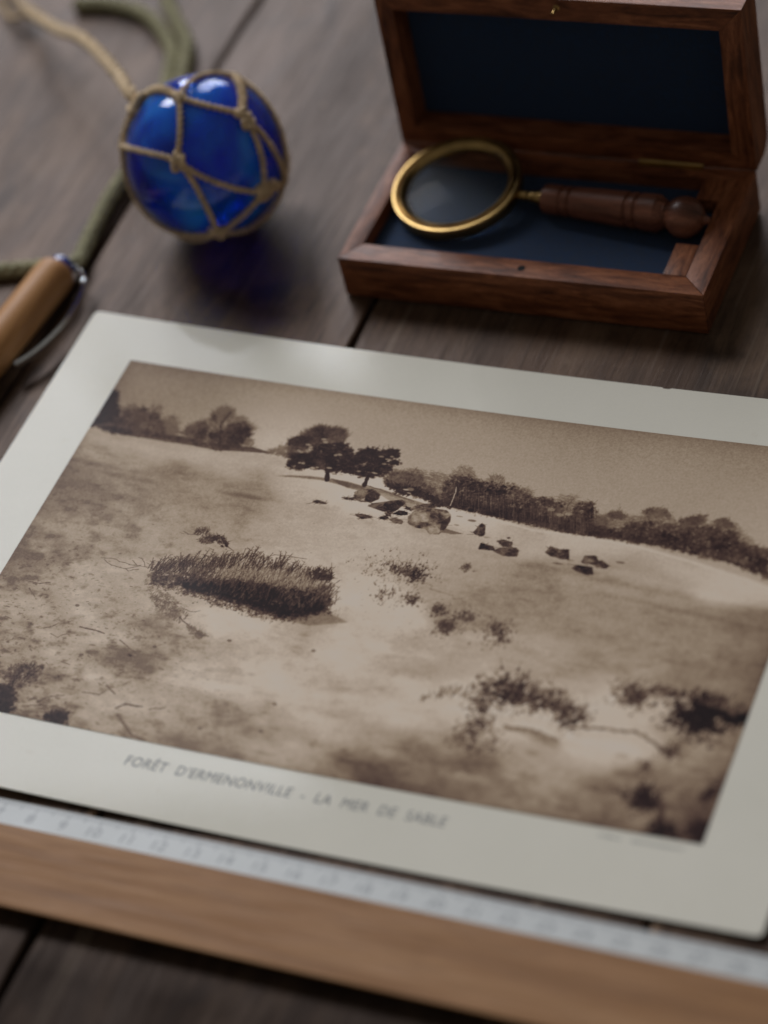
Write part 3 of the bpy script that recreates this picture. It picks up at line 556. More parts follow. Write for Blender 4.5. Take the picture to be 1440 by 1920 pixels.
    rock([(11.298,4.402),(11.334,4.197),(11.652,4.036),(11.926,3.959),(12.012,4.14),(11.791,4.207),(11.465,4.344)], 96); rock([(11.086,4.344),(11.246,4.264),(11.289,4.379)], 66)
    rock([(11.314,4.645),(11.403,4.381),(11.677,4.204),(12.002,4.166),(12.379,4.167),(12.569,4.327),(12.626,4.536),(12.585,4.933),(12.477,5.148),(12.191,5.18),(12.019,5.02),(11.722,5.029),(11.417,4.918)], 112, [(11.421,4.427),(11.73,4.243),(11.947,4.423),(11.979,4.71),(11.645,4.825),(11.436,4.768)], [(12.381,4.632),(12.568,4.376),(12.634,4.559),(12.594,4.907),(12.462,5.006)], 26)
    poly([(12.08,4.983),(12.342,4.883),(12.462,5.006),(12.457,5.143),(12.185,5.167)], 140, .7, 8)
    poly([(11.817,4.276),(12.036,4.258),(12.166,4.405),(11.974,4.393)], 66, .6, 8); poly([(12.479,5.051),(12.603,4.881),(13.198,4.984),(12.856,5.065)], 84, .75)
    rock([(13.451,4.863),(13.562,4.551),(13.707,4.958),(13.553,4.94)], 74)
    rock([(13.476,4.884),(13.517,4.59),(13.594,4.467),(13.731,4.549),(13.825,4.911),(13.756,4.988)], 82, None, [(13.624,4.823),(13.743,4.61),(13.825,4.911)]); poly([(13.768,4.954),(14.06,4.961),(13.89,5.025)], 96, .6)
    rock([(13.833,5.476),(13.817,5.228),(14.22,5.276),(14.349,5.439),(14.046,5.466)], 66); rock([(14.238,5.053),(14.449,4.969),(14.732,5.022),(14.776,5.22),(14.5,5.254)], 84); rock([(14.282,5.452),(14.421,5.301),(14.915,5.206),(15.036,5.308),(15.059,5.553),(14.623,5.605)], 88, None, [(14.711,5.308),(14.99,5.286),(15.026,5.528),(14.792,5.541)])
    dab(*[(14.564,4.884)][0], .06, .04, 70, .9); dab(*[(13.264,4.428)][0], .14, .05, 84, .8); dab(*[(12.839,4.336)][0], .11, .025, 96, .7); dab(*[(12.867,4.683)][0], .09, .03, 100, .6)
    rock([(15.798,5.231),(15.875,4.967),(16.182,5.034),(16.45,4.984),(16.575,5.363),(16.353,5.405),(16.003,5.347)], 80, None, [(15.95,5.047),(16.167,5.13),(16.082,5.301),(15.885,5.276)]); poly([(16.477,5.351),(16.767,5.377),(16.55,5.43)], 84, .6)
    rock([(16.945,5.417),(16.97,5.135),(17.28,5.078),(17.433,5.265),(17.797,5.382),(17.746,5.513),(17.473,5.534),(17.304,5.443)], 92, None, [(17.355,5.31),(17.512,5.22),(17.801,5.393),(17.651,5.507)])
    rock([(16.746,5.669),(16.863,5.525),(17.332,5.529),(17.447,5.813),(17.25,5.85),(16.895,5.764)], 80, None, [(17.08,5.76),(17.351,5.587),(17.434,5.815)]); dab(*[(16.308,5.58)][0], .16, .04, 92, .8); dab(*[(18.068,5.21)][0], .15, .04, 88, .8)
    # --- the heather bush
    BU = [(4.589,8.49),(4.509,7.926),(4.832,7.599),(5.765,7.322),(6.739,7.148),(7.708,6.978),(8.265,6.934),(9.02,7.1),(9.415,7.233),(10.044,7.53),(10.253,8.052),(10.331,8.666),(9.791,8.989),(9.147,9.196),(8.264,9.108),(7.529,8.986),(6.579,8.911),(5.698,8.748),(4.815,8.729)]
    poly([(9.161,9.228),(9.686,8.732),(10.331,8.666),(11.099,8.92),(10.024,9.286)], 112, .8, 6, 4)
    crown([(4.622,8.627),(4.636,8.335),(5.281,8.337),(5.676,8.177),(6.399,8.236),(7.243,8.053),(8.139,8.003),(8.925,7.978),(9.733,7.879),(10.175,7.998),(10.331,8.666),(9.778,8.957),(9.147,9.196),(8.236,9.044),(7.397,8.944),(6.551,8.846),(5.669,8.683),(4.883,8.75)], 620, .08, 58, 12, .55, 1.3)
    crown([(5.581,8.487),(6.456,8.367),(7.313,8.216),(8.208,8.167),(9.11,8.152),(10.02,8.171),(10.176,8.559),(9.739,8.861),(9.108,9.1),(8.209,8.979),(7.355,8.847),(6.508,8.748),(5.774,8.66)], 700, .08, 34, 8, .75, 1.2)
    def tuft(pts, n, lx, v, dv, w0=.014, al=.75, lean=(.42, -1)):
        for x, y in sorted(scatter(pts, n), key=lambda q: q[1]):
            L = lx*R.uniform(.5, 1.3); a = (LEAN*L+R.randn()*L*.26, -L*R.uniform(.6, 1.1)); vv = v+R.uniform(-dv, dv); m = (x+a[0]*.5+R.randn()*.02, y+a[1]*.5)
            stroke((x, y), m, w0, vv, al); stroke(m, (x+a[0], y+a[1]), w0*.7, vv, al)
            for _ in range(2):
                t = R.rand(); e = R.randn()*.07, -abs(R.randn())*.07; stroke((x+a[0]*t, y+a[1]*t), (x+a[0]*t+e[0], y+a[1]*t+e[1]), w0*.55, vv, al*.8)
    tuft([(4.589,8.49),(4.599,8.125),(5.287,7.828),(6.153,7.675),(7.016,7.525),(7.876,7.377),(8.444,7.365),(9.601,7.552),(10.201,7.922),(10.175,8.279),(7.962,8.397),(6.379,8.455),(5.157,8.581)], 560, .36, 62, 16)
    tuft([(4.606,8.269),(5.346,7.96),(6.211,7.807),(7.945,7.543),(9.025,7.53),(10.149,7.933),(10.202,8.483),(9.273,8.82),(7.313,8.75),(5.639,8.618),(4.732,8.675)], 420, .3, 84, 26, .016, .6)
    for bx, by in [(4.572,8.0),(4.83,7.855),(5.043,7.677),(5.352,7.711),(5.601,7.482),(5.848,7.377),(6.214,7.48),(6.483,7.364),(6.785,7.255),(7.069,7.107),(7.41,7.092),(7.718,7.071),(8.104,7.235),(8.306,7.033),(8.732,7.233),(9.101,7.299),(9.495,7.431),(9.888,7.705),(10.149,7.933),(10.279,8.257)]:
        for _ in range(R.randint(5, 16)):
            x, y = bx+R.randn()*.10, by+.22+R.randn()*.08; L = R.uniform(.22, .5); a = ((LEAN+R.randn()*.25)*L, -L)
            stroke((x, y), (x+a[0], y+a[1]), .013, 54+R.uniform(0, 26), .8)
            for _ in range(3): t = R.uniform(.4, 1); stroke((x+a[0]*t, y+a[1]*t), (x+a[0]*t+R.randn()*.06, y+a[1]*t-.05), .010, 58+R.uniform(0, 24), .7)
    for bx, by in [(4.83,8.761),(5.366,8.786),(5.847,8.823),(6.235,8.915),(6.741,9.017),(7.111,9.077),(7.452,9.073),(7.952,9.175),(8.304,9.204),(8.759,9.21),(9.204,9.198),(9.585,9.033),(10.292,8.708)]:
        loose([(bx-.3, by-.08), (bx+.3, by+.1), (bx, by-.05), (bx+.1, by+.08)], 22, .05, 78, 12, .6)
    tuft([(6.255,7.906),(7.073,7.657),(7.945,7.543),(9.025,7.53),(9.993,7.824),(9.526,8.064),(7.824,8.071),(6.715,8.167)], 300, .28, 140, 24, .012, .65)
    tuft([(4.606,8.269),(4.996,7.964),(5.926,7.688),(7.545,7.412),(8.43,7.332),(8.419,7.442),(6.013,7.887),(4.855,8.431)], 150, .3, 58, 8, .011)
    tuft([(9.234,7.486),(9.388,7.167),(9.781,7.157),(10.043,7.459),(9.914,7.628)], 110, .16, 60, 9, .02)
    tuft([(5.698,8.748),(6.999,8.819),(8.209,8.979),(8.849,9.156),(8.304,9.204),(7.083,9.013)], 120, .14, 74, 14, .012, .5)
    tuft([(8.485,8.285),(9.838,8.139),(10.253,8.473),(9.326,8.949)], 60, .2, 108, 18, .012, .35)
    for q in ([(4.507,8.182),(4.094,8.179),(3.751,8.204),(3.228,8.101),(2.776,8.152)], [(4.094,8.179),(3.72,8.394),(3.229,8.358),(2.878,8.18)], [(4.236,8.169),(4.061,7.915),(3.897,7.879)], [(3.98,8.189),(3.755,8.02)], [(4.101,8.323),(3.804,8.448),(3.678,8.367)], [(7.736,7.045),(7.906,6.9),(8.343,6.845),(8.925,6.868)]): path(q, .011, 72, .8, .012)
    # smaller shrubs and dry sticks
    tuft([(5.116,6.651),(5.164,6.492),(5.473,6.389),(5.669,6.569),(5.43,6.695)], 50, .12, 70, 12, .012); path([(5.278,6.616),(5.009,6.675),(4.786,6.574)], .012, 76, .8, .01)
    crown([(5.341,6.825),(5.577,6.626),(6.006,6.534),(6.379,6.786),(6.41,6.926),(6.235,6.927),(6.026,6.714),(5.71,6.93)], 110, .045, 62, 10, .8); path([(6.396,6.893),(6.655,7.02)], .02, 76, .7)
    tuft([(5.514,6.751),(6.021,6.568),(6.352,6.792),(5.788,6.839)], 40, .12, 64, 10, .012)
    crown([(4.662,8.907),(5.01,8.901),(5.579,9.132),(6.178,9.566),(5.897,9.839),(5.391,9.741),(5.005,9.402)], 150, .05, 92, 18, .42); tuft([(4.887,9.143),(5.527,9.143),(6.368,9.734),(6.168,10.059),(5.339,9.753)], 90, .14, 84, 16, .012, .6)
    path([(6.107,9.793),(6.59,10.105),(7.065,10.277),(7.268,10.287)], .025, 78, .75, .02); crown([(6.429,10.001),(6.774,10.133),(7.182,10.286),(6.965,10.438),(6.594,10.243)], 50, .06, 96, 14, .5)
    path([(6.016,9.46),(6.335,9.531),(6.634,9.429)], .012, 84, .8, .01)
    def grit(pts, n, v, dv, L, w0, al):
        for x, y in scatter(pts, n):
            l = L*R.uniform(.3, 1.4); stroke((x, y), (x+l*R.uniform(.5, 1), y+l*R.randn()*.25), w0*R.uniform(.5, 1.3), v+R.uniform(-dv, dv), al*R.uniform(.4, 1))
    grit([(-0.101,5.949),(3.192,4.757),(6.836,4.902),(10.538,5.484),(9.909,6.484),(2.787,7.795),(0.124,9.731)], 90, 104, 16, .06, .011, .6)
    grit([(0.124,9.731),(2.881,7.996),(4.804,9.09),(6.838,10.535),(9.109,12.656),(8.751,14.106),(2.437,14.319)], 420, 98, 22, .09, .015, .6)
    grit([(10.537,8.063),(11.006,6.691),(15.634,7.652),(17.17,9.36),(12.059,9.403)], 110, 100, 18, .08, .016, .55)
    grit([(7.458,10.397),(18.338,9.128),(22.424,12.638),(10.828,14.395)], 90, 120, 16, .07, .018, .45)
    for q, w0, v in (([(4.501,15.887),(4.92,15.881),(5.116,15.853)], .02, 84), ([(4.389,16.682),(4.794,16.821),(5.105,16.773)], .016, 88), ([(1.014,9.523),(1.375,9.526),(1.683,9.422)], .02, 82), ([(1.135,9.767),(1.439,10.022)], .022, 96), ([(2.284,11.108),(2.515,10.948),(2.611,10.872)], .018, 78), ([(2.575,11.251),(2.841,11.346),(3.127,11.122)], .012, 96), ([(3.329,10.811),(3.73,10.824),(4.151,10.884)], .028, 74), ([(3.367,12.16),(3.646,12.198)], .02, 96), ([(4.733,11.012),(5.297,11.299),(5.539,11.45)], .02, 92), ([(5.083,12.68),(5.463,12.945)], .03, 96), ([(4.497,13.07),(5.002,13.053),(5.168,12.862)], .022, 100), ([(5.713,13.388),(5.917,13.19),(6.417,13.174)], .035, 70), ([(5.856,13.603),(6.25,13.907),(6.641,14.208),(7.004,14.269)], .05, 104), ([(3.339,13.699),(3.645,13.444),(4.0,13.289)], .018, 74), ([(6.686,13.211),(7.122,13.06)], .03, 104), ([(0.918,10.951),(1.156,10.98)], .016, 90)):
        path([(x, y) for x, y in q], w0, v, .75, .015)
    grit([(4.229,16.53),(4.764,16.59),(4.833,17.237),(4.184,17.114)], 20, 90, 12, .1, .014, .7)
    crown([(1.875,13.031),(1.971,12.699),(2.395,12.494),(2.91,12.475),(2.948,13.082),(2.494,13.395)], 120, .06, 66, 12, .6); tuft([(1.999,13.104),(2.317,12.513),(2.91,12.475),(2.714,13.138)], 60, .16, 64, 10, .018)
    crown([(1.981,13.416),(2.339,13.432),(2.636,13.767),(2.701,14.155),(2.437,14.319)], 110, .1, 54, 8, .8); crown([(3.757,14.201),(3.955,13.903),(4.352,13.839),(4.555,14.258),(3.976,14.298)], 100, .065, 56, 8, .8); grit([(2.585,13.576),(3.449,13.572),(4.317,13.767),(3.725,14.308),(2.944,14.297)], 60, 74, 14, .16, .025, .7)
    for x, y in [(10.16,12.223),(10.498,10.143),(10.155,13.223),(8.404,13.505),(7.931,10.313),(5.901,9.592),(5.855,11.016),(2.883,10.063),(3.842,11.791)]: dab(x, y, .07, .05, 78, .75)
    loose([(10.927,6.438),(11.566,6.252),(12.401,6.593),(12.701,6.925),(12.372,7.214),(11.295,6.929)], 110, .055, 84, 16, .55); tuft([(11.173,6.615),(12.077,6.433),(12.641,6.881),(11.826,6.934)], 80, .13, 70, 12, .018)
    loose([(12.074,6.659),(12.483,6.577),(12.665,6.877),(12.313,7.059)], 50, .06, 58, 6, .7); path([(12.538,6.958),(13.54,7.312),(14.741,7.784),(15.668,8.247)], .03, 110, .4, .04)
    for pts, n in (([(12.325,7.668),(12.689,7.594),(12.864,7.944),(12.581,8.001)], 40), ([(13.572,8.453),(13.912,8.33),(14.24,8.641),(13.919,8.814)], 70), ([(13.266,7.862),(13.647,7.84),(13.777,8.195),(13.497,8.252)], 36), ([(14.121,7.962),(14.538,7.933),(14.589,8.193),(14.234,8.157)], 36), ([(15.123,8.14),(15.475,8.178),(15.905,8.733),(15.607,8.793),(15.309,8.426)], 80), ([(13.567,6.194),(13.848,6.25),(13.805,6.371)], 14), ([(11.535,7.552),(12.105,7.435),(11.937,7.913),(11.512,7.945)], 24)):
        loose(pts, n, .055, 72, 12, .6); tuft(pts, n//2, .13, 70, 10, .018)
    tuft([(14.005,11.322),(14.64,10.774),(15.503,10.388),(16.243,10.132),(16.19,10.453),(15.486,10.804),(14.394,11.239)], 120, .22, 92, 14, .02, .5)
    loose([(15.417,10.613),(15.89,10.308),(16.19,10.453),(16.171,10.867),(16.219,11.468),(16.333,12.249),(15.87,11.643)], 150, .09, 72, 12, .6)
    loose([(16.113,10.469),(16.364,10.004),(16.74,10.134),(16.938,10.709),(16.478,10.804)], 130, .09, 60, 8, .7)
    loose([(16.696,10.246),(17.114,10.264),(17.855,10.523),(17.83,10.933),(17.249,10.9)], 140, .09, 76, 12, .55); loose([(17.994,10.697),(18.556,10.684),(18.8,10.937),(18.623,11.373),(18.196,11.06)], 130, .08, 70, 10, .65)
    tuft([(15.503,10.388),(16.673,9.941),(17.975,10.396),(18.77,10.843),(16.971,10.805)], 160, .24, 70, 12, .02, .6)
    loose([(15.98,11.72),(16.428,11.828),(17.069,12.491),(16.55,12.402)], 50, .08, 88, 12, .5); path([(16.852,11.639),(17.567,11.591),(18.446,11.807)], .09, 104, .6, .03)
    path([(18.742,11.249),(19.657,11.114),(20.609,11.121),(21.208,11.541),(21.69,11.59)], .06, 84, .6, .04); loose([(21.194,11.495),(21.649,11.453),(21.644,11.697),(21.264,11.724)], 50, .07, 72, 8, .6)
    loose([(19.431,9.902),(19.673,9.651),(20.081,9.673),(20.274,10.04),(19.778,10.238)], 120, .09, 82, 10, .6); tuft([(20.081,9.673),(20.564,9.426),(21.236,9.55),(21.279,9.693),(20.365,9.82)], 70, .16, 84, 10, .025)
    loose([(21.25,10.647),(21.406,10.119),(21.768,9.749),(22.241,9.758),(22.423,10.121),(22.371,10.477),(21.869,10.624)], 300, .11, 54, 6, .75); loose([(22.718,10.064),(23.158,9.98),(23.164,10.275),(22.858,10.284)], 70, .08, 52, 6, .8)
    path([(21.768,9.749),(22.361,9.635),(22.791,10.05)], .06, 92, .5, .03)
    loose([(20.864,13.438),(21.028,12.976),(21.451,12.842),(21.587,13.288),(21.212,13.318)], 120, .09, 64, 8, .7); path([(21.732,13.258),(21.866,13.7),(22.067,14.309)], .09, 72, .7, .02)
    loose([(21.803,13.993),(22.09,13.934),(22.364,14.34),(21.839,14.357)], 80, .09, 62, 8, .6); path([(21.705,13.169),(22.172,13.45)], .08, 92, .6, .03); path([(22.129,12.798),(22.485,13.479)], .08, 96, .5, .03)
    loose([(22.725,12.488),(23.039,12.519),(23.096,12.979),(22.855,12.934)], 50, .1, 78, 8, .5); loose([(22.622,14.193),(22.874,13.771),(23.158,13.713),(23.182,14.307)], 90, .12, 74, 8, .5)
    loose([(20.761,12.117),(21.069,12.103),(21.094,12.436)], 30, .07, 96, 8, .5); dab(*[(22.422,11.975)][0], .3, .1, 98, .5)
    dab(*[(21.85,11.607)][0], .4, .12, 110, .4); loose([(15.351,12.257),(15.776,12.066),(15.792,12.563)], 30, .09, 110, 8, .4)
    for x, y in [(17.821,12.333),(19.216,13.88),(18.746,13.884),(20.233,11.933)]: dab(x, y, .22, .1, 104, .4)
    for q_, w_ in (([(14.241,11.168),(14.859,10.915),(15.513,10.881)], .05), ([(16.628,11.231),(17.222,11.058),(17.9,11.141),(18.488,11.451)], .055), ([(18.848,11.327),(19.678,11.179),(20.386,11.165),(20.959,11.493)], .06)):
        q_ = [(x, y+.12) for x, y in q_]; path(q_, w_*1.6, 172, .45, .01); path([(x, y+.10) for x, y in q_], w_*2.4, 166, .28, .01)
    # grain of the collotype, slight burn towards the edges
    T += (vnoise(18, 18, 400)-.5)*9+(vnoise(34, 34, 402)-.5)*10+(np.random.RandomState(5).rand(ny, nx)-.5)*10
    e = np.minimum(np.minimum(X, IMG_W-X), np.minimum(Y, IMG_H-Y)); T -= 16*np.exp(-e/.35)
    T -= np.where(T > 110, 21, 0)*np.exp(-(X/9)**2)
    T = np.where(T > 135, 140+(T-140)*.72, T); T = np.clip(T, 20, 205)
    # sepia ramp: tone -> colour, then scaled to the ink's own reflectance
    k = np.array([20, 50, 80, 110, 130, 150, 175, 215.]); rr = np.array([15, 36, 74, 113, 140, 160, 187, 224.]); gg = np.array([8, 21, 55, 94, 122, 143, 172, 210.]); bb = np.array([9, 20, 46, 76, 102, 125, 155, 197.])
    out = np.ones((ny, nx, 4), np.float32)
    for i, c in enumerate((rr, gg, bb)): out[..., i] = (np.interp(T, k, c)/255)**2.2*1.8
    out[..., :3] = (out[..., :3]*np.minimum(1, .80/out[..., :1]))**(1/2.2)
    return out

def print_material():
    px = paint_print(); h, w = px.shape[:2]
    im = bpy.data.images.new('dune_landscape', w, h); im.pixels.foreach_set(np.ascontiguousarray(px[::-1]).ravel()); im.update(); im.pack()
    m, nt, b = new_mat('sepia_print'); t = N(nt, 'ShaderNodeTexImage', image=im, interpolation='Cubic', extension='EXTEND')
    uv = N(nt, 'ShaderNodeUVMap', uv_map='UVMap'); nt.links.new(uv.outputs[0], t.inputs[0])
    gm = N(nt, 'ShaderNodeGamma'); nt.links.new(t.outputs[0], gm.inputs[0]); gm.inputs[1].default_value = PRINT_GAMMA
    nt.links.new(gm.outputs[0], b.inputs['Base Color']); b.inputs['Roughness'].default_value = .5
    b.inputs['Specular IOR Level'].default_value = .05; b.inputs['Coat Weight'].default_value = .035; b.inputs['Coat Roughness'].default_value = .05; b.inputs['Coat IOR'].default_value = 1.45
    return m
PRINT_GAMMA = 1.0
V, F, UV, n, m = sheet(0, IMG_W, -IMG_H, 0, .012, 60, 1)
ph = mesh_obj('printed_photograph', V, F, print_material(), card)
uvl = ph.data.uv_layers.new(name='UVMap')
for p in ph.data.polygons:
    for li in p.loop_indices: uvl.data[li].uv = UV[ph.data.loops[li].vertex_index]
for mat in (M_PAPER,): pass

def text_mesh(body, height, spacing=1.0):
    cu = bpy.data.curves.new('lettering', 'FONT'); cu.body = body; cu.size = 1; cu.space_character = spacing; cu.resolution_u = 3
    o = bpy.data.objects.new('lettering', cu); col.objects.link(o); dg = bpy.context.evaluated_depsgraph_get(); me = bpy.data.meshes.new_from_object(o.evaluated_get(dg))
    P = [tuple(v.co) for v in me.vertices]; Fs = [tuple(p.vertices) for p in me.polygons]
    bpy.data.objects.remove(o); bpy.data.curves.remove(cu); bpy.data.meshes.remove(me)
    return P, Fs
P, Fs = text_mesh('FORÊT  D\'ERMENONVILLE  -  LA  MER  DE  SABLE', 1, 1.08)
x0 = min(p[0] for p in P); x1 = max(p[0] for p in P); cap = .69
sx = (16.33-6.80)/(x1-x0); sy = .33/cap
mesh_obj('caption', [(6.80+(x-x0)*sx+y*sy*.10, -15.205+y*sy, cz(6.8+(x-x0)*sx)+.006) for x, y, z in P], Fs, M_INK, card)
# the tiny credit line under the corner of the picture is too small to read: short upright ticks of ink
bm = bmesh.new(); random.seed(11); x = 20.45
while x < 22.75:
    if not 21.05 < x < 21.33:
        hgt = random.uniform(.07, .11); wd = random.uniform(.018, .03); y = -14.62
        for (u, v, a, b) in ((x, y, x+wd, y+hgt), (x, y+random.choice((0, hgt*.45, hgt-.02)), x+.055, y+.02+random.choice((0, hgt*.4)))):
            q = [bm.verts.new((s, t, cz(s)+.006)) for s, t in ((u, v), (a, v), (a, max(b, v+.015)), (u, max(b, v+.015)))]; bm.faces.new(q)
    x += random.uniform(.075, .10)
cr = grow(bm, 'credit_line', M_INK, card)

# ------------------------------------------------------------------ ruler
ruler = thing('wooden_ruler', 'long pale wooden ruler with a frosted centimetre scale edge in front of the card', 'ruler', (12, -19, 0))
ang = math.radians(-.53); RM = Matrix.Translation((3.747, -17.012, 0)) @ Matrix.Rotation(ang, 4, 'Z')
def rp(u, v, z): return RM @ Vector((u-6.65, v, z))           # u = centimetre reading, v = down from the scale edge
UA, UB = -1.0, 31.2
prof_w = [(-1.02, .02), (-3.02, .02), (-3.10, .05), (-3.54, .43), (-3.56, .46), (-3.53, .495), (-3.40, .50), (-1.02, .44)]
def extrude(prof, nseg, name, mat):
    V = []; F = []; us = np.linspace(UA, UB, nseg+1); k = len(prof)
    for u in us: V += [rp(u, v, z) for v, z in prof]
    for i in range(nseg):
        for j in range(k): F.append((i*k+j, i*k+(j+1) % k, (i+1)*k+(j+1) % k, (i+1)*k+j))
    F.append(tuple(range(k))); F.append(tuple(range(nseg*k, nseg*k+k)))
    return mesh_obj(name, V, F, mat, ruler)
extrude(prof_w, 8, 'wooden_body', M_RULER)
zb = lambda v: .12+(.42-.12)*(-v/1.02)                         # the scale edge slopes down towards the card
extrude([(0, .03), (-1.015, .03), (-1.015, .4185), (-.04, .132), (0, .10)], 8, 'scale_strip', M_STRIP)
V = []; F = []
for i in range(0, 301):
    u = i/10; L = .30 if i % 10 == 0 else (.24 if i % 5 == 0 else .15); w = .016 if i % 5 else .021
    q = len(V); V += [rp(u-w, -.06, zb(-.06)+0.004), rp(u+w, -.06, zb(-.06)+.004), rp(u+w, -.06-L, zb(-.06-L)+.004), rp(u-w, -.06-L, zb(-.06-L)+.004)]; F.append((q, q+1, q+2, q+3))
mesh_obj('scale_ticks', V, F, M_MARK, ruler)
for i in range(1, 31):
    P, Fs = text_mesh(str(i), 1, 1.0); xa = min(p[0] for p in P); xb = max(p[0] for p in P); sc = .36/.69
    mesh_obj('numeral', [rp(i+(x-(xa+xb)/2)*sc, -.78+y*sc, zb(-.78+y*sc)+.004) for x, y, z in P], Fs, M_MARK, ruler)

# ------------------------------------------------------------------ hinged box
BX, BY, BW, BD, BH = 5.7193, 4.4672, 12.1398, 5.9619, 1.6
box = thing('rosewood_box', 'open reddish brown wooden box with navy felt lining and its lid standing up', 'box', (BX+BW/2, BY+BD/2, 0))
LW, RW, FW, BK, FZ = .603, .80, .797, .53, 1.06
X0, X1, Y0, Y1 = BX, BX+BW, BY, BY+BD
g = .006
grow(prism([(X0, Y0), (X1, Y0), (X1-RW, Y0+FW-g), (X0+LW, Y0+FW-g)], .04, BH, .035), 'front_board', M_BOX_X, box, True)
grow(prism([(X1+.0, Y0+g*2), (X1+.0, Y1-g*2), (X1-RW+g, Y1-BK), (X1-RW+g, Y0+FW)], .04, BH-.004, .03), 'side_board', M_BOX_Y, box, True)
grow(prism([(X0-.0, Y0+g*2), (X0+LW-g, Y0+FW), (X0+LW-g, Y1-BK), (X0-.0, Y1-g*2)], .04, BH-.004, .03), 'side_board', M_BOX_Y, box, True)
grow(prism([(X0, Y1), (X0+LW, Y1-BK+g), (X1-RW, Y1-BK+g), (X1, Y1)], .04, BH, .035), 'back_board', M_BOX_X, box, True)
xr = 16.33
grow(prism([(xr, Y0+FW+.004), (X1-RW-.004, Y0+FW+.004), (X1-RW-.004, 6.72), (17.02, 6.72), (xr, 6.72)], .1, BH-.01, .02), 'inner_block', M_BOX_Y, box, True)
grow(prism([(xr, 8.86), (X1-RW-.004, 8.86), (X1-RW-.004, Y1-BK-.004), (xr, Y1-BK-.004)], .1, BH-.01, .02), 'inner_block', M_BOX_Y, box, True)
grow(prism([(X0+LW+.01, Y0+FW+.01), (X1-RW-.02, Y0+FW+.01), (X1-RW-.02, Y1-BK-.01), (X0+LW+.01, Y1-BK-.01)], .06, FZ, 0), 'felt_lining', M_FELT, box)
bm = lathe([(0, 0), (0, .115), (.004, .125), (.006, .125)], 20); grow(bm, 'peg_hole_disc', M_HOLE, box, False, Matrix.Translation((11.86, 4.855, BH+.002)) @ Matrix.Rotation(-math.pi/2, 4, 'Y'))  # dark disc laid on the board, painted as the shade inside a hole
th = .0489
LM = Matrix.Translation((X0, Y1+.002, BH-.012)) @ Matrix(((1, 0, 0), (0, math.sin(th), math.cos(th)), (0, math.cos(th), -math.sin(th)))).to_4x4()
# lid coordinates: (along, up, back)
LT = 1.4193; lw, lr, lt, lb = .588, .764, .7926, .62; LD = 1.0
def lid_board(poly, edge, rad, bev=.03):
    """a board of the lid; its outer back edge (edge = the index of the outline side) is rounded"""
    bm = prism(poly, 0, LT, 0); n = len(poly); a, b = Vector((*poly[edge], LT)), Vector((*poly[(edge+1) % n], LT))
    es = [e for e in bm.edges if {tuple(round(c, 4) for c in v.co) for v in e.verts} == {tuple(round(c, 4) for c in a), tuple(round(c, 4) for c in b)}]
    if rad: bmesh.ops.bevel(bm, geom=es, offset=rad, segments=6, profile=.5, affect='EDGES')
    return bm
lidp = grow(prism([(lw-.02, lb-.02), (BW-lr+.02, lb-.02), (BW-lr+.02, BD-lt+.02), (lw-.02, BD-lt+.02)], LD+.02, LT-.004, .01), 'lid', M_BOX_X, box, True, LM)
grow(lid_board([(0, BD), (lw, BD-lt), (BW-lr, BD-lt), (BW, BD)], 3, .05), 'lid_board', M_BOX_X, lidp, True, LM)
grow(lid_board([(0, 0), (BW, 0), (BW-lr, lb), (lw, lb)], 0, .55), 'lid_board', M_BOX_X, lidp, True, LM)
grow(lid_board([(0, .004), (lw-g, lb), (lw-g, BD-lt), (0, BD-.004)], 3, .05), 'lid_board', M_BOX_Z, lidp, True, LM)
def right_side():
    """right side board of the lid with the rounded back lower corner in its outline"""
    pr = [(.004, 0), (.004, LT-.62), (.06, LT-.36), (.2, LT-.16), (.42, LT-.03), (.62, LT-.001), (BD-.05, LT-.001), (BD-.004, LT-.04), (BD-.004, 0)]
    bm = bmesh.new(); o = [bm.verts.new((BW+.002, a, t)) for a, t in pr]; i = [bm.verts.new((BW-lr+g, min(max(a, lb), BD-lt), t)) for a, t in pr]
    bm.faces.new(o); bm.faces.new(i)
    for k in range(len(pr)): bm.faces.new((o[k], o[(k+1) % len(pr)], i[(k+1) % len(pr)], i[k]))
    bmesh.ops.remove_doubles(bm, verts=bm.verts, dist=.0005)
    return bm
grow(right_side(), 'lid_board', M_BOX_Z, lidp, False, LM)
grow(prism([(lw+.01, lb+.01), (BW-lr-.01, lb+.01), (BW-lr-.01, BD-lt-.01), (lw+.01, BD-lt-.01)], LD-.05, LD+.03, 0), 'lid_felt', M_FELT, lidp, False, LM)
for xa, xb in ((7.4, 9.5), (14.0, 16.14)):
    o = grow(prism([(xa, Y1-.22), (xb, Y1-.22), (xb, Y1-.01), (xa, Y1-.01)], BH-.004, BH+.02, .005), 'hinge', M_BRASS, box, True)
    bm = lathe([(0, 0), (0, .07), (xb-xa, .07), (xb-xa, 0)], 16); grow(bm, 'hinge_pin', M_BRASS, o, True, Matrix.Translation((xa, Y1-.02, BH+.05)))
# brass pin that goes into the hole of the lower half
pc = LM @ Vector((11.92-X0, BD-.33, 0)); pd = (LM.to_3x3() @ Vector((0, 0, -1)))
bm = lathe([(-.05, .06), (0, .11), (.03, .11), (.05, .055), (.30, .05), (.34, .03), (.35, 0)], 20); grow(bm, 'catch_pin', M_BRASS, lidp, True, axis_matrix(pc, pd))

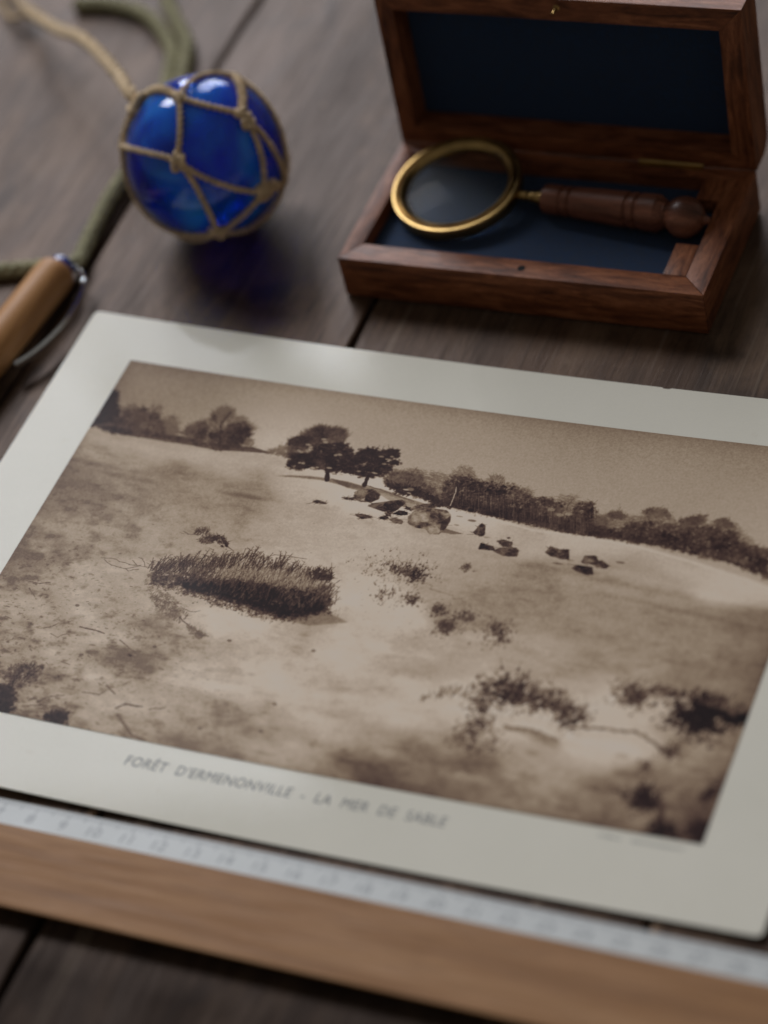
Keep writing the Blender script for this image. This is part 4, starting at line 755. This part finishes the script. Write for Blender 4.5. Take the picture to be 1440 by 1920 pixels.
# ------------------------------------------------------------------ magnifying glass
mg = thing('magnifying_glass', 'small brass rimmed magnifying glass with a turned wooden handle lying in the box', 'magnifying glass', (12, 8, FZ))
LC = Vector((8.45, 8.364, 1.60)); LN = Vector((-.048, -.104, .993)).normalized()
RMx = axis_matrix(LC, LN, (1, 0, 0))
prof = [(-.24, 2.10), (-.20, 2.15), (.10, 2.17), (.17, 2.16), (.20, 2.13), (.205, 2.07), (.19, 2.02), (.10, 2.00), (.09, 1.97), (.10, 1.945), (.21, 1.925), (.225, 1.90), (.215, 1.86), (.09, 1.72), (.04, 1.70), (-.06, 1.70), (-.20, 1.84), (-.24, 1.95)]
grow(lathe(prof, 128, True), 'rim', M_BRASS, mg, True, RMx)
lens_p = []
for i in range(11):
    r = 1.72*i/10; lens_p.append((.17*(1-(r/1.72)**2)+.03, r))
lens_p += [(-s, r) for s, r in lens_p[::-1]]
grow(lathe(lens_p, 96), 'lens', M_LENS, mg, True, RMx)
HS = Vector((11.50, 8.215, 1.60)); HE = Vector((16.533, 7.765, 1.735)); HM = axis_matrix(HS, HE-HS)
hp = [(0, 0), (0, .40), (.04, .455), (.14, .48), (.60, .485), (.65, .43), (.71, .43), (.76, .485), (.91, .49), (.96, .43), (1.02, .43), (1.07, .50), (2.0, .545), (2.88, .575), (2.94, .51), (3.00, .51), (3.06, .58), (3.21, .585), (3.27, .52), (3.33, .52), (3.39, .59), (3.93, .605), (4.00, .55), (4.08, .52), (4.17, .44)]
hd = grow(lathe(hp+[(4.22, .44), (4.22, 0)], 64), 'handle', M_HANDLE, mg, True, HM)
kp = [(4.18, .40)]+[(4.82-.66*math.cos(a)*1.0, .665*math.sin(a)) for a in np.linspace(.62, math.pi-.25, 18)]+[(5.50, .17), (5.56, .12), (5.62, .12), (5.66, .08), (5.67, 0)]
grow(lathe([(4.18, 0)]+kp, 48), 'knob', M_HANDLE, hd, True, HM)
dN = (LC-HS).length-2.17
fp = [(-dN-.06, 0), (-dN-.06, .17), (-dN+.26, .175), (-dN+.30, .13), (-dN+.36, .13), (-dN+.40, .19), (-.30, .20), (-.26, .235), (-.16, .235), (-.12, .25), (.0, .27), (.03, .27), (.03, 0)]
grow(lathe(fp, 32), 'ferrule', M_BRASS, mg, True, HM)

# ------------------------------------------------------------------ glass float in its net
BC = Vector((.071, 7.36, 2.82)); BA = Vector((2.64, 2.64, 2.76))
fl_ = thing('glass_float', 'round cobalt blue glass fishing float caught in a knotted net of tan cord', 'glass float', (BC.x, BC.y, 0))
def bp(d, k=1.0, lift=0.0):
    d = Vector(d).normalized(); return BC+Vector((d.x*BA.x, d.y*BA.y, d.z*BA.z))*k+d*lift
def ball_shell(k, flip):
    bm = bmesh.new(); bmesh.ops.create_uvsphere(bm, u_segments=96, v_segments=64, radius=1)
    for v in bm.verts: v.co = bp(v.co, k)
    return bm
bm = ball_shell(1, False); bm2 = ball_shell(.93, True)
me = bpy.data.meshes.new('tmp'); bmesh.ops.reverse_faces(bm2, faces=bm2.faces); bm2.to_mesh(me); bm2.free(); bm.from_mesh(me); bpy.data.meshes.remove(me)
off = parent_loc(fl_); bmesh.ops.transform(bm, matrix=Matrix.Translation(-off) @ Matrix.Scale(S, 4), verts=bm.verts)
me = bpy.data.meshes.new('glass_ball'); bm.to_mesh(me); bm.free(); me.materials.append(M_BLUE)
for p in me.polygons: p.use_smooth = True
link(bpy.data.objects.new('glass_ball', me), fl_)
K = dict(N=(-.718, .002, .697), B=(-.012, -.174, .985), D=(.132, -.809, .573), E=(-.866, -.359, .348), C=(.699, -.044, .714), H=(.281, .669, .688), F=(.907, -.399, -.131), G=(.386, -.796, -.465), I=(.949, .056, -.309),
         J=(-.55, .80, .10), O=(.55, .78, -.25), Q=(-.70, -.25, -.66), U=(.0, .35, -.93), Z=(.62, -.05, -.78), T=(-.85, .35, -.35))
CORDS = [('N', (-.495, .064, .867), 'B'), ('N', (-.821, -.182, .541), 'E'), ('B', (.127, -.535, .835), 'D'), ('E', (-.237, -.758, .608), 'D'), ('B', (.376, -.186, .908), 'C'),
         ('B', (.064, .271, .961), 'H'), ('H', None, 'C'), ('D', (.561, -.781, .275), 'F'), ('D', (.372, -.907, .198), 'G'), ('C', (.912, -.214, .351), 'F'), ('C', (.975, -.03, .225), 'I'),
         ('H', (.80, .45, .38), 'I'), ('F', None, 'I'), ('F', (.704, -.643, -.3), 'G'), ('E', (-.72, -.66, -.22), 'G'), ('N', None, 'J'), ('J', None, 'H'), ('J', None, 'O'), ('H', None, 'O'), ('O', None, 'I'),
         ('E', None, 'T'), ('J', None, 'T'), ('T', None, 'U'), ('E', None, 'Q'), ('Q', None, 'U'), ('G', None, 'Z'), ('I', None, 'Z'), ('Z', None, 'U'), ('O', None, 'U'), ('G', None, 'Q')]
random.seed(5)
for a, mid, b in CORDS:
    A, B_ = Vector(K[a]).normalized(), Vector(K[b]).normalized(); Mi = Vector(mid).normalized() if mid else (A+B_).normalized()
    pts = []; nn = 26
    for i in range(nn+1):
        t = i/nn
        q = (A*(1-t)*(1-2*t)+Mi*4*t*(1-t)+B_*t*(2*t-1)) if mid else A.slerp(B_, t)
        pts.append(bp(q, 1.0, .075))
    bm = bmesh.new(); laid(bm, spline(pts, 3), .088+.018+(.055 if (a, b) in (('H', 'C'), ('N', 'B'), ('N', 'E')) else 0), 2, .42, 7, phase=random.random()*6); grow(bm, 'net_cord', M_JUTE, fl_, True)
def knot(name, c, d, r, parent):
    """an overhand lump: two short loops crossing"""
    n = Vector(d).normalized(); u = n.orthogonal().normalized(); w = n.cross(u); bm = bmesh.new()
    for k in range(5):
        a = k*.9+random.random()*1.2; e1 = u*math.cos(a)+w*math.sin(a); e2 = n*.75+(w*math.cos(a)-u*math.sin(a))*random.uniform(.3, .9); o_ = (u*random.uniform(-.4, .4)+w*random.uniform(-.4, .4))*r
        P = [c+o_+(e1*math.cos(t)*random.uniform(1.05, 1.25)+e2*math.sin(t))*r*.58 for t in np.linspace(0, 2*math.pi*.97, 22)]; tube(bm, P, r*.27, 7, None, .12)
    return grow(bm, name, M_JUTE, parent, True)
for nm, d in K.items():
    r = {'N': .40, 'D': .29, 'F': .33, 'G': .32, 'B': .25, 'C': .28, 'E': .25}.get(nm, .22)
    knot('net_knot', bp(d, 1, .06), d, r, fl_)
    if nm == 'C': knot('net_knot', bp((.77, -.10, .63), 1, .08), d, .26, fl_)
    if nm == 'F': knot('net_knot', bp((.95, -.25, -.18), 1, .06), d, .28, fl_)
NK = bp(K['N'], 1, .06)
TAIL = [tuple(NK+Vector((.1, -.05, -.05))), tuple(NK+Vector((-.5, .45, .12))), (-3.826, 9.528, 4.2), (-5.741, 11.514, 3.5), (-7.482, 13.143, 2.8), (-9.278, 14.525, 2.0), (-11.245, 16.174, 1.2), (-12.594, 17.401, .7), (-13.9, 18.6, .4), (-15.5, 19.6, .25)]
bm = bmesh.new(); Pt = spline(TAIL, 14)
F_ = len(Pt); laid(bm, Pt[:96], .235, 3, 1.7, 8)
laid(bm, Pt[88:], .16, 3, 1.1, 8)
Lp = spline([(-12.1, 16.95, .8), (-12.75, 16.95, .5), (-13.3, 17.3, .3), (-13.9, 17.9, .25), (-14.6, 18.9, .25), (-15.4, 20, .25)], 10); laid(bm, Lp, .12, 3, .9, 7)
grow(bm, 'hanging_cord', M_JUTE, fl_, True)

# ------------------------------------------------------------------ pocket tool with wooden barrel, on its lanyard
PZ = .72
pen = thing('wooden_pen', 'stout round tan wooden pen with blue cap and bowed steel clip beside the card corner', 'pen', (-4.5, 0, 0))
A0 = Vector((-4.22, 3.42, PZ)); A1 = Vector((-4.85, -2.67, PZ)); dN_ = (A1-A0).normalized()
PM = axis_matrix(A0, dN_)
grow(lathe([(0, 0), (.0, .50), (.03, .56), (.10, .63), (.22, .675), (.5, .70), (9.2, .70), (9.5, .66), (9.6, .5), (9.6, 0)], 64), 'barrel', M_BARREL, pen, True, PM)
grow(lathe([(-.46, 0), (-.455, .12), (-.43, .25), (-.37, .36), (-.28, .43), (-.16, .455), (.02, .46), (.02, 0)], 48), 'cap', M_BLUE_CAP, pen, True, PM)
clip = spline([(-3.70, 3.62, .74), (-3.35, 3.42, .70), (-3.09, 3.01, .60), (-2.90, 2.2, .58), (-2.86, 1.15, .60), (-3.02, .3, .60), (-3.30, -.5, .60), (-3.66, -1.08, .60)], 10)
bm = bmesh.new(); F_ = frames(clip); rows = []
for i, p in enumerate(clip):
    t = (clip[min(i+1, len(clip)-1)]-clip[max(i-1, 0)]).normalized(); s = t.cross(Vector((0, 0, 1))).normalized(); u = Vector((0, 0, 1))
    k = i/(len(clip)-1); hw = .10+.07*math.sin(min(1, k*1.6)*math.pi*.5); hh = .055
    rows.append([bm.verts.new(p+s*(hh*math.cos(a))*1.1+u*(hw*math.sin(a))) for a in np.linspace(0, 2*math.pi, 13)[:-1]])
for A, B_ in zip(rows[:-1], rows[1:]):
    for k in range(12): bm.faces.new((A[k], A[(k+1) % 12], B_[(k+1) % 12], B_[k]))
bm.faces.new(rows[0]); bm.faces.new(rows[-1])
cl = grow(bm, 'clip', M_CHROME, pen, True)
bm = bmesh.new(); bmesh.ops.create_uvsphere(bm, u_segments=20, v_segments=12, radius=.14); grow(bm, 'clip_rivet', M_CHROME, cl, True, Matrix.Translation((-3.12, 3.06, .64)))
lan = thing('olive_lanyard', 'braided olive green cord looped from the wooden pen round behind the glass float', 'cord', (-5, 9, 0))
def braid(P, r, name):
    P = spline(P, 16); bm = bmesh.new(); acc = 0; L = [0]
    for a, b in zip(P[:-1], P[1:]): acc += (b-a).length; L.append(acc)
    Q = [P[0]]; step = .035; d = step
    for a, b, l0, l1 in zip(P[:-1], P[1:], L[:-1], L[1:]):
        while d < l1: Q.append(a.lerp(b, (d-l0)/(l1-l0))); d += step
    def rf(i, k):
        a = k/24*4; z = i*step/.42; u = (a+z*1.0) % 1; v = (a-z*1.0) % 1
        return .80+.42*max(abs(math.sin(math.pi*u)), abs(math.sin(math.pi*v)))**2
    tube(bm, Q, r, 24, rf, .05); return grow(bm, name, M_OLIVE, lan, True)
Z = .25
braid([(-9.5, 2.4, Z), (-8.2, 2.95, Z), (-7.08, 3.45, Z), (-5.66, 3.85, Z), (-4.75, 3.95, .4), (-4.3, 3.75, .62)], .235, 'braided_cord')
braid([(-4.15, 3.75, .62), (-4.02, 4.25, .40), (-4.18, 5.0, Z), (-4.33, 6.2, Z), (-4.48, 7.76, Z), (-4.45, 9.2, Z), (-4.4, 11, Z), (-4.75, 13, Z), (-5.25, 14.5, Z), (-5.75, 15.9, Z), (-6.76, 17.1, Z), (-7.9, 18.0, Z), (-9.5, 18.45, Z), (-11, 18.3, Z)], .235, 'braided_cord')
braid([(-4.25, 9.7, .45), (-4.05, 10.4, .3), (-3.95, 11.2, Z), (-4.35, 13.2, Z), (-4.85, 14.9, Z), (-5.35, 16.4, Z), (-6.30, 17.6, Z), (-7.3, 18.9, Z), (-8.3, 20.5, Z)], .235, 'braided_cord')
